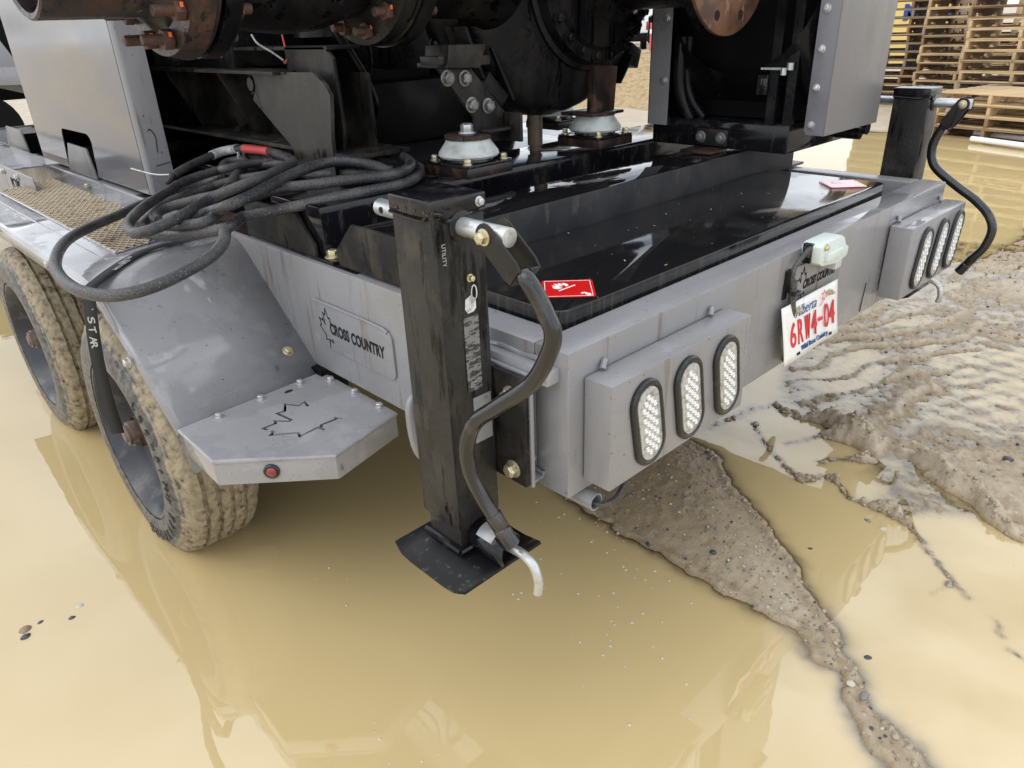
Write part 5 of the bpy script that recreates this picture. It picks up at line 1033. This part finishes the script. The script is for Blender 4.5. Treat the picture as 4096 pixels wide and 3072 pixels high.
# ------------------------------------------------------------------ coiled power cable, strap
HS = {
'loose':[(-0.193,0.918,0.945),(-0.212,0.898,0.925),(-0.256,0.878,0.905),(-0.334,0.866,0.885),(-0.407,0.871,0.87),(-0.469,0.895,0.865),(-0.505,0.959,0.865),(-0.516,1.07,0.865),(-0.5,1.228,0.868),(-0.449,1.393,0.87),(-0.383,1.529,0.868),(-0.293,1.63,0.868),(-0.185,1.724,0.868),(-0.097,1.805,0.87),(0.011,1.831,0.88),(0.145,1.873,0.89),(0.203,1.802,0.92),(0.251,1.68,0.95),(0.352,1.606,0.97),(0.43,1.555,0.985),(0.518,1.465,0.99),(0.495,1.269,0.99)],
'kink':[(0.04,1.838,0.94),(0.149,1.943,0.95),(0.291,2.028,0.965),(0.341,1.994,0.975),(0.318,1.87,0.99),(0.32,1.767,0.995),(0.307,1.639,1.0),(0.25,1.417,1.01),(0.218,1.319,1.01),(0.165,1.26,1.01),(0.07,1.177,1.01),(0.012,1.172,1.0),(-0.06,1.194,0.98),(-0.107,1.204,0.965),(-0.193,1.143,0.955),(-0.254,1.137,0.94),(-0.293,1.146,0.93),(-0.311,1.195,0.92),(-0.295,1.294,0.915),(-0.26,1.369,0.92),(-0.204,1.437,0.93),(-0.124,1.528,0.935),(0.016,1.666,0.945),(0.147,1.711,0.955),(0.146,1.655,0.965),(0.239,1.647,0.97),(0.326,1.597,0.97),(0.373,1.52,0.975),(0.442,1.403,0.985)],
'mid':[(-0.19,1.372,0.9),(-0.18,1.429,0.905),(-0.126,1.479,0.91),(-0.044,1.448,0.925),(0.036,1.425,0.94),(0.223,1.691,0.95),(0.295,1.564,0.97),(0.362,1.438,0.99),(0.443,1.346,1.0),(0.487,1.229,1.01),(0.477,1.119,1.01),(0.418,0.994,1.01),(0.331,0.893,1.015),(0.244,0.859,1.015),(0.168,0.917,1.01),(0.099,0.987,1.0),(0.033,1.063,0.99),(-0.041,1.073,0.98),(-0.102,1.111,0.96),(-0.175,1.057,0.945),(-0.207,1.123,0.93),(-0.217,1.217,0.91)],
'low':[(-0.251,1.293,0.89),(-0.237,1.211,0.895),(-0.211,1.127,0.905),(-0.183,1.051,0.92),(-0.148,0.998,0.935),(-0.086,1.049,0.94),(-0.031,1.005,0.95),(0.039,0.939,0.965),(0.127,0.904,0.975),(0.211,0.86,0.985),(0.307,0.87,0.985),(0.404,0.935,0.985),(0.472,1.038,0.985),(0.503,1.159,0.985),(0.453,1.209,0.99)],
'top':[(-0.216,1.171,0.93),(-0.142,1.131,0.95),(-0.15,0.993,0.985),(-0.074,0.997,1.0),(0.074,1.08,1.015),(0.194,1.116,1.025),(0.246,1.079,1.03),(0.279,1.017,1.025),(0.309,0.975,1.01),(0.34,0.956,0.99)],
'back':[(0.097,1.705,0.91),(0.219,1.676,0.93),(0.353,1.924,0.95),(0.399,1.796,0.965),(0.432,1.739,0.975),(0.483,1.707,0.99),(0.535,1.636,1.0),(0.542,1.528,1.0),(0.538,1.404,1.0),(0.526,1.261,0.995),(0.504,1.134,0.99),(0.469,1.016,0.985)],
'under':[(0.119,1.613,0.93),(0.196,1.572,0.94),(0.27,1.462,0.955),(0.27,1.288,0.965),(0.323,1.217,0.97),(0.357,1.12,0.975),(0.426,1.101,0.98)],
'under2':[(-0.228,1.418,0.885),(-0.179,1.498,0.885),(-0.09,1.623,0.89),(0.009,1.676,0.9),(0.143,1.722,0.915),(0.276,1.956,0.935),(0.364,1.873,0.95),(0.394,1.753,0.96)],
}
HC = thing('coiled_cable', (.05, 1.3, .86), 'thick black rubber cable coiled in a heap on the fender and beams, wet with rain', 'cable')
for k, p in HS.items():
    b = MB(); q = smooth_path(p, 7); b.tube(q, .0143, 14)
    o = b.build('cable_loop', M['rubber'], HC)
def along(p, i0, i1, r, nm, mat, lab=None):
    b = MB(); q = smooth_path(p, 7)[i0:i1]; b.tube(q, r, 14); return b.build(nm, mat, HC, label=lab)
kk = HS['kink']
along(kk, 12, 24, .0168, 'white_tape', M['whitetape'], 'frayed whitish tape wrap near the cable end')
b = MB()
for i in range(9):
    p = Vector(smooth_path(kk, 7)[24])+Vector((random.uniform(-.01, .01), random.uniform(-.01, .01), -.005)); b.tube(smooth_path([p, p+Vector((random.uniform(-.02, .01), -.012, -.018)), p+Vector((random.uniform(-.02, .02), -.02, -.035-random.random()*.02))], 3), .0018, 5)
b.build('tape_threads', M['whitetape'], HC)
along(kk, 29, 43, .0162, 'red_tape', M['redtape'], 'long red tape band beside the white tape')
along(HS['back'], 47, 52, .0162, 'red_tape', M['redtape'], 'short red tape band at the back of the coil')
along(HS['back'], 52, 58, .0170, 'black_tape', M['strap'])
along(HS['back'], 58, 62, .0162, 'red_tape', M['redtape'])
b = MB(); b.tube(smooth_path([(.0, 1.80, .915), (.02, 1.815, .922), (.05, 1.85, .935)]), [.006]+[.012]*4+[.016]*4+[.019]*4, 10) if 0 else b.cyl((.005, 1.81, .922), (.045, 1.842, .938), (.006), .0135, n=12)
b.build('bare_end', M['blackdusty'], HC)
b = MB(); b.tube(smooth_path([(.40, 1.36, 1.03), (.355, 1.33, 1.028), (.345, 1.27, 1.022), (.335, 1.22, 1.0)]), .010, 6); b.build('tie', M['strap'], HC)
b = MB(); b.tube(smooth_path([(-.02, 2.06, .95), (.03, 1.98, .93), (.08, 1.92, .93)]), .0025, 6); b.tube(smooth_path([(.06, 2.05, .945), (.0, 1.95, .925), (.06, 1.86, .925)]), .0001, 3); b.build('thin_cord', M['whitetape'], HC)
# webbing strap hanging down over the near wheel
ST = thing('ratchet_strap', (-.46, 1.2, .6), 'black printed webbing strap hanging over the fender in front of the near wheel', 'strap')
def strapmesh(c, side, wd):
    c = [Vector(p) for p in c]; c = smooth_path(c, 5); sd = smooth_path(side, 5); vs = []
    for p, s in zip(c, sd): s = s.normalized()*wd/2; vs += [p-s, p+s]
    b = MB(); b.add(vs, [(2*i, 2*i+1, 2*i+3, 2*i+2) for i in range(len(c)-1)]); return b
P_ = [(-.06, 1.40, .822), (-.13, 1.405, .820), (-.20, 1.412, .818), (-.262, 1.39, .8155), (-.325, 1.335, .8135), (-.38, 1.275, .812), (-.420, 1.225, .811), (-.447, 1.192, .808), (-.462, 1.165, .792), (-.476, 1.140, .752), (-.484, 1.150, .685), (-.488, 1.170, .601), (-.488, 1.188, .506), (-.480, 1.225, .42), (-.478, 1.235, .385)]
D_2 = [(0, 1, 0), (0, 1, 0), (-.1, 1, 0), (-.4, .9, 0), (-.7, .72, 0), (-.72, .70, 0), (-.70, .72, 0), (-.65, .75, 0), (-.62, .78, .06), (-.62, .78, .05), (-.68, .72, .02), (-.7, .7, 0), (-.72, .68, 0), (-.74, .66, 0), (-.74, .66, 0)]
b = strapmesh([(x, y, z+.004) for x, y, z in P_], D_2, .034); sw = b.build('webbing', M['strap'], ST, ang=60); sm4 = sw.modifiers.new('thickness', 'SOLIDIFY'); sm4.thickness = .0018
SP = smooth_path([(x, y, z+.004) for x, y, z in P_], 5); sv = Vector((.70, -.71, 0)).normalized(); sn = Vector((0, 0, -1)).cross(sv)
acc = 0; marks = []; nxt = .012
for a_, b_ in zip(SP[38:], SP[39:]):
    acc += (b_-a_).length
    if acc > nxt and len(marks) < 6: marks.append(b_); nxt += .0235
for ch, p in zip('RYSTAR', marks): lettering(ch, p-sv*.009+sn*.0025, (0, 0, -1), sv, .034, M['strapink'], ST, bold=.0006, depth=.0003, fit=(.017, .018))
uu = Vector((-.80, -.50, 0)).normalized(); vv_ = Vector((-.45, .88, 0)).normalized()*-1
for ln, (ox, oy) in (('586-872-7827', (-.335, 1.248)), ('KEYSTAR.COM', (-.324, 1.232))):
    pass
def s2(p): return Vector((p[0], p[1], .8475))
lettering('872-7827', (-.292, 1.376, .8205), (-.70, -.71, -.03), (.71, -.70, 0), .017, M['strapink'], ST, bold=.0002, depth=.0003)
lettering('STAR.COM', (-.305, 1.348, .8195), (-.70, -.71, -.03), (.71, -.70, 0), .017, M['strapink'], ST, bold=.0002, depth=.0003)

# ------------------------------------------------------------------ background
def pallet_mesh():
    G_ = {}
    b = MB().box(-.006, .032, -.5, .5, .014, .104); b.v = [(x-.0, y, z) for x, y, z in b.v]
    # notched stringer running along y
    s = MB(); pr = [(-.5, .0), (-.36, .0), (-.34, .038), (-.16, .038), (-.14, 0), (.14, 0), (.16, .038), (.34, .038), (.36, 0), (.5, 0), (.5, .088), (-.5, .088)]
    s.prism(pr, 'x', -.018, .018); G_['s'] = s
    t = MB().box(-.6, .6, -.045, .045, 0, .015); G_['t'] = t
    return G_
# pallet axes: x = along the stringers (depth), y = along the boards (face)
def mk_pallet(wi, wj):
    mats = M['woodP']
    st_ = MB(); pr = [(-.5, 0), (-.36, 0), (-.34, .036), (-.18, .036), (-.16, 0), (.16, 0), (.18, .036), (.34, .036), (.36, 0), (.5, 0), (.5, .088), (-.5, .088)]
    st_.prism([(a, b_) for a, b_ in pr], 'y', -.019, .019); ms = st_.mesh('stringer', mats[wi], .002)
    bd = MB().box(-.046, .046, -.60, .60, 0, .015).mesh('board', mats[wj], .001)
    return ms, bd
PM = [mk_pallet(i, j) for i, j in ((0, 0), (1, 0), (2, 2), (3, 3), (1, 1), (2, 0), (0, 3))]
NUMS = ['bottom', 'second', 'third', 'fourth', 'fifth', 'sixth', 'seventh', 'eighth', 'ninth', 'tenth', 'eleventh', 'twelfth', 'thirteenth', 'fourteenth', 'fifteenth', 'sixteenth']
def pallet(x, y, z, rz, kind, label, tilt=0, ntop=7, full=True):
    r = thing('pallet', (x, y, z), label, 'pallet', 'wooden pallets stacked beyond the puddle', rz, local=True); r.rotation_euler.x = tilt
    ms, bd = PM[kind]
    def ch(me, nm, loc): o = bpy.data.objects.new(nm, me); C.objects.link(o); o.parent = r; o.location = loc; o.rotation_euler.z = random.uniform(-.006, .006); return o
    for yy in (-.58, 0, .58): ch(ms, 'stringer', (0, yy+random.uniform(-.01, .01), .016))
    for k in range(ntop): ch(bd, 'deck_board', (-.452+.904*k/(ntop-1)+random.uniform(-.01, .01), 0, .105))
    for xx in (-.45, 0, .45): ch(bd, 'bottom_board', (xx+random.uniform(-.01, .01), 0, .0))
def stack(cx, cy, n, rz, nm, z0=0, kinds=None, lean=0):
    # cx, cy = middle of the front face foot
    for i in range(n):
        a = rz+random.uniform(-.02, .02); dx_, dy_ = random.uniform(-.02, .02), random.uniform(-.025, .025)+lean*i
        ca, sa = math.cos(a), math.sin(a); k = kinds[i] if kinds else random.choice((0, 0, 1, 2, 3, 4, 5, 6))
        wd = ('pale', 'brown-ended', 'grey', 'fresh yellow', 'dark brown', 'grey-ended', 'pale-ended')[k]
        pallet(cx+.5*ca-(.0)*sa+dx_, cy+.5*sa+dy_, z0+i*.1215, a, k, '%s wooden pallet, %s from the %s%s' % (wd, NUMS[i] if i else 'lowest', 'ground in ' if i else 'of ', nm) if i else '%s wooden pallet, lowest of %s' % (wd, nm), tilt=random.uniform(-.006, .006))
stack(10.15, 1.93, 15, R(-4), 'the right-hand tall stack')
stack(11.75, 3.00, 15, R(-3), 'the middle tall stack')
stack(12.5, 4.05, 15, R(3), 'the darker left stack', kinds=[4, 1, 4, 1, 2, 4, 2, 4, 1, 4, 2, 4, 0, 4, 1])
stack(8.75, 1.72, 4, R(-14), 'the low stack in front', kinds=[4, 1, 3, 3])
stack(9.55, .55, 4, R(-6), 'the low stack at the right edge', kinds=[2, 1, 0, 4])
b = MB(); b.prism([(3.9, .4), (5.25, .4), (5.25, 1.62), (3.9, 1.62)], 'x', 15.0, 15.06); sg = b.build('sign_board', M['signyellow']); tag(sg, 'yellow board with big blue capitals behind the pallet stacks', 'sign')
o = lettering('MAX', (14.992, 5.1, 1.14), (0, -1, 0), (0, 0, 1), 0.5, M['signblue'], None, bold=.02, depth=.004, fit=(.95, .28)); o.parent = sg
for x0, y0, x1, y1, lb in ((9.02, 1.86, 8.45, .2, 'white plastic pipe on the ground, the one nearer the pallets'), (8.55, 1.75, 7.9, .15, 'white plastic pipe on the ground, the one farther from the pallets')):
    b = MB(); b.cyl((x0, y0, .045), (x1, y1, .045), .028, n=14); o = b.build('plastic_pipe', M['pvc']); tag(o, lb, 'pipe', 'white pipes lying by the pallets')
b = MB()
for i in range(7): stone(b, 9.1+random.uniform(-.2, .2), .95+random.uniform(-.25, .2), .05, random.uniform(.03, .08), .3)
o = b.build('plastic_scrap', M['bluescrap'], ang=180); tag(o, 'crumpled blue plastic scrap on the mud right of the pallets', 'scrap')
# crumpled muddy cloth under the bumper edge
# white pickup or van seen through the gap, with red posts and a yellow loader
V = thing('white_van', (28.8, 22.4, 0), 'white van seen from behind, far off in the gap beside the pump', 'van', rz=R(0), local=True); V.rotation_euler.z = R(-52)
def vb_(mb, nm, mat, par, bev=0): o = mb.build(nm, mat, None, bevel=bev); o.parent = par; return o
bd_ = vb_(MB().prism([(-1.0, .72), (1.0, .72), (1.0, 1.6), (.88, 2.15), (-.88, 2.15), (-1.0, 1.6)], 'y', 0, 4.6), 'body', M['vanwhite'], V, .08)
vb_(MB().box(-1.0, 1.0, -.08, 4.5, .38, .72), 'bumper', M['blackvoid'], V, .04)
for sx in (-1, 1): vb_(MB().prism([(sx*.12, 1.25), (sx*.82, 1.25), (sx*.76, 1.85), (sx*.12, 1.85)], 'y', -.012, -.002), 'rear_window', M['glassdark'], V)
for sx in (-1, 1): vb_(MB().box(sx*.97-.05, sx*.97+.05, -.02, .06, .85, 1.2), 'tail_light', M['redlens'], V, .01)
for sx in (-1, 1):
    for yy in (.8, 3.6): vb_(MB().cyl((sx*.98, yy, .34), (sx*.74, yy, .34), .34, n=24), 'wheel', M['blackvoid'], V)
for x, y, lb in ((27.4, 21.3, 'red and white marker post left of the white van'), (28.1, 20.4, 'red and white marker post right of the white van')):
    o = MB().cyl((x, y, 0), (x, y, 1.15), .10, n=14).build('marker_post', M['redtape']); tag(o, lb, 'post', 'marker posts by the van')
    MB().cyl((x, y, .72), (x, y, .90), .105, n=14).build('white_band', M['whiteink'], o)
Y_ = thing('yellow_loader', (36, 26, 0), 'yellow loader far off behind the white van', 'loader')
MB().prism([(24.5, .9), (24.5, 2.4), (25.5, 3.0), (29, 2.6), (29, .9)], 'x', 35, 37).build('body', M['yellow'], Y_, bevel=.08)
MB().box(34.9, 34.99, 25.0, 25.6, 1.9, 2.5).build('window', M['glassdark'], Y_)
MB().hull([(34.5, 24.2, 1.9), (34.7, 24.2, 1.9), (34.7, 24.4, 2.1), (34.5, 24.4, 2.1)], [(34.5, 27, .7), (34.7, 27, .7), (34.7, 27.2, .9), (34.5, 27.2, .9)]).build('boom', M['vanwhite'], Y_)
for y in (25.2, 28.2): MB().cyl((34.9, y, .75), (35.5, y, .75), .75, n=26).build('wheel', M['blackvoid'], Y_)
# a second grey trailer parked beyond, upper left
Z_ = thing('parked_trailer', (2.2, 11.2, 0), 'second grey trailer with dark machinery parked beyond at the upper left', 'trailer')
MB().prism([(1.02, .93), (1.02, 1.10), (3.6, 1.10), (3.6, .72), (1.72, .72), (1.30, .86), (1.06, .93)], 'y', 10.5, 10.56).build('side_rail', M['grey'], Z_, bevel=.006)
MB().prism([(.40, 1.10), (1.50, 1.10), (1.78, .74), (1.78, .60), (1.66, .60), (1.66, .70), (1.45, .90), (.40, .95)], 'y', 10.2, 10.52).build('fender', M['grey'], Z_, bevel=.006)
o = MB().box(1.49, 2.1, 10.185, 10.199, .86, 1.07).build('name_plate', M['grey'], Z_, bevel=.004)
lettering('I', (1.60, 10.184, .925), (1, 0, 0), (0, 0, 1), .12, M['ink'], o, bold=.004)
MB().box(1.7, 3.6, 10.5, 10.56, .60, .68).build('lower_rail', M['grey'], Z_, bevel=.004)
MB().prism([(.5, 1.10), (1.55, 1.10), (1.40, 1.45), (.5, 1.5)], 'y', 10.50, 10.55).build('guard', M['grey'], Z_)
MB().box(.4, 3.4, 10.9, 12.4, .7, 2.3).build('machinery', M['blackvoid'], Z_, bevel=.05)
MB().box(.9, 3.4, 10.85, 10.89, 1.62, 1.70).build('pipe_rail', M['rust'], Z_)
for xx in (.95, 0.0): MB().cyl((xx, 10.30, .42), (xx, 10.55, .42), .42, n=30).build('wheel', M['blackvoid'], Z_)
# surroundings that light and reflect: far yard buildings and trees along the horizon behind the camera stay open sky
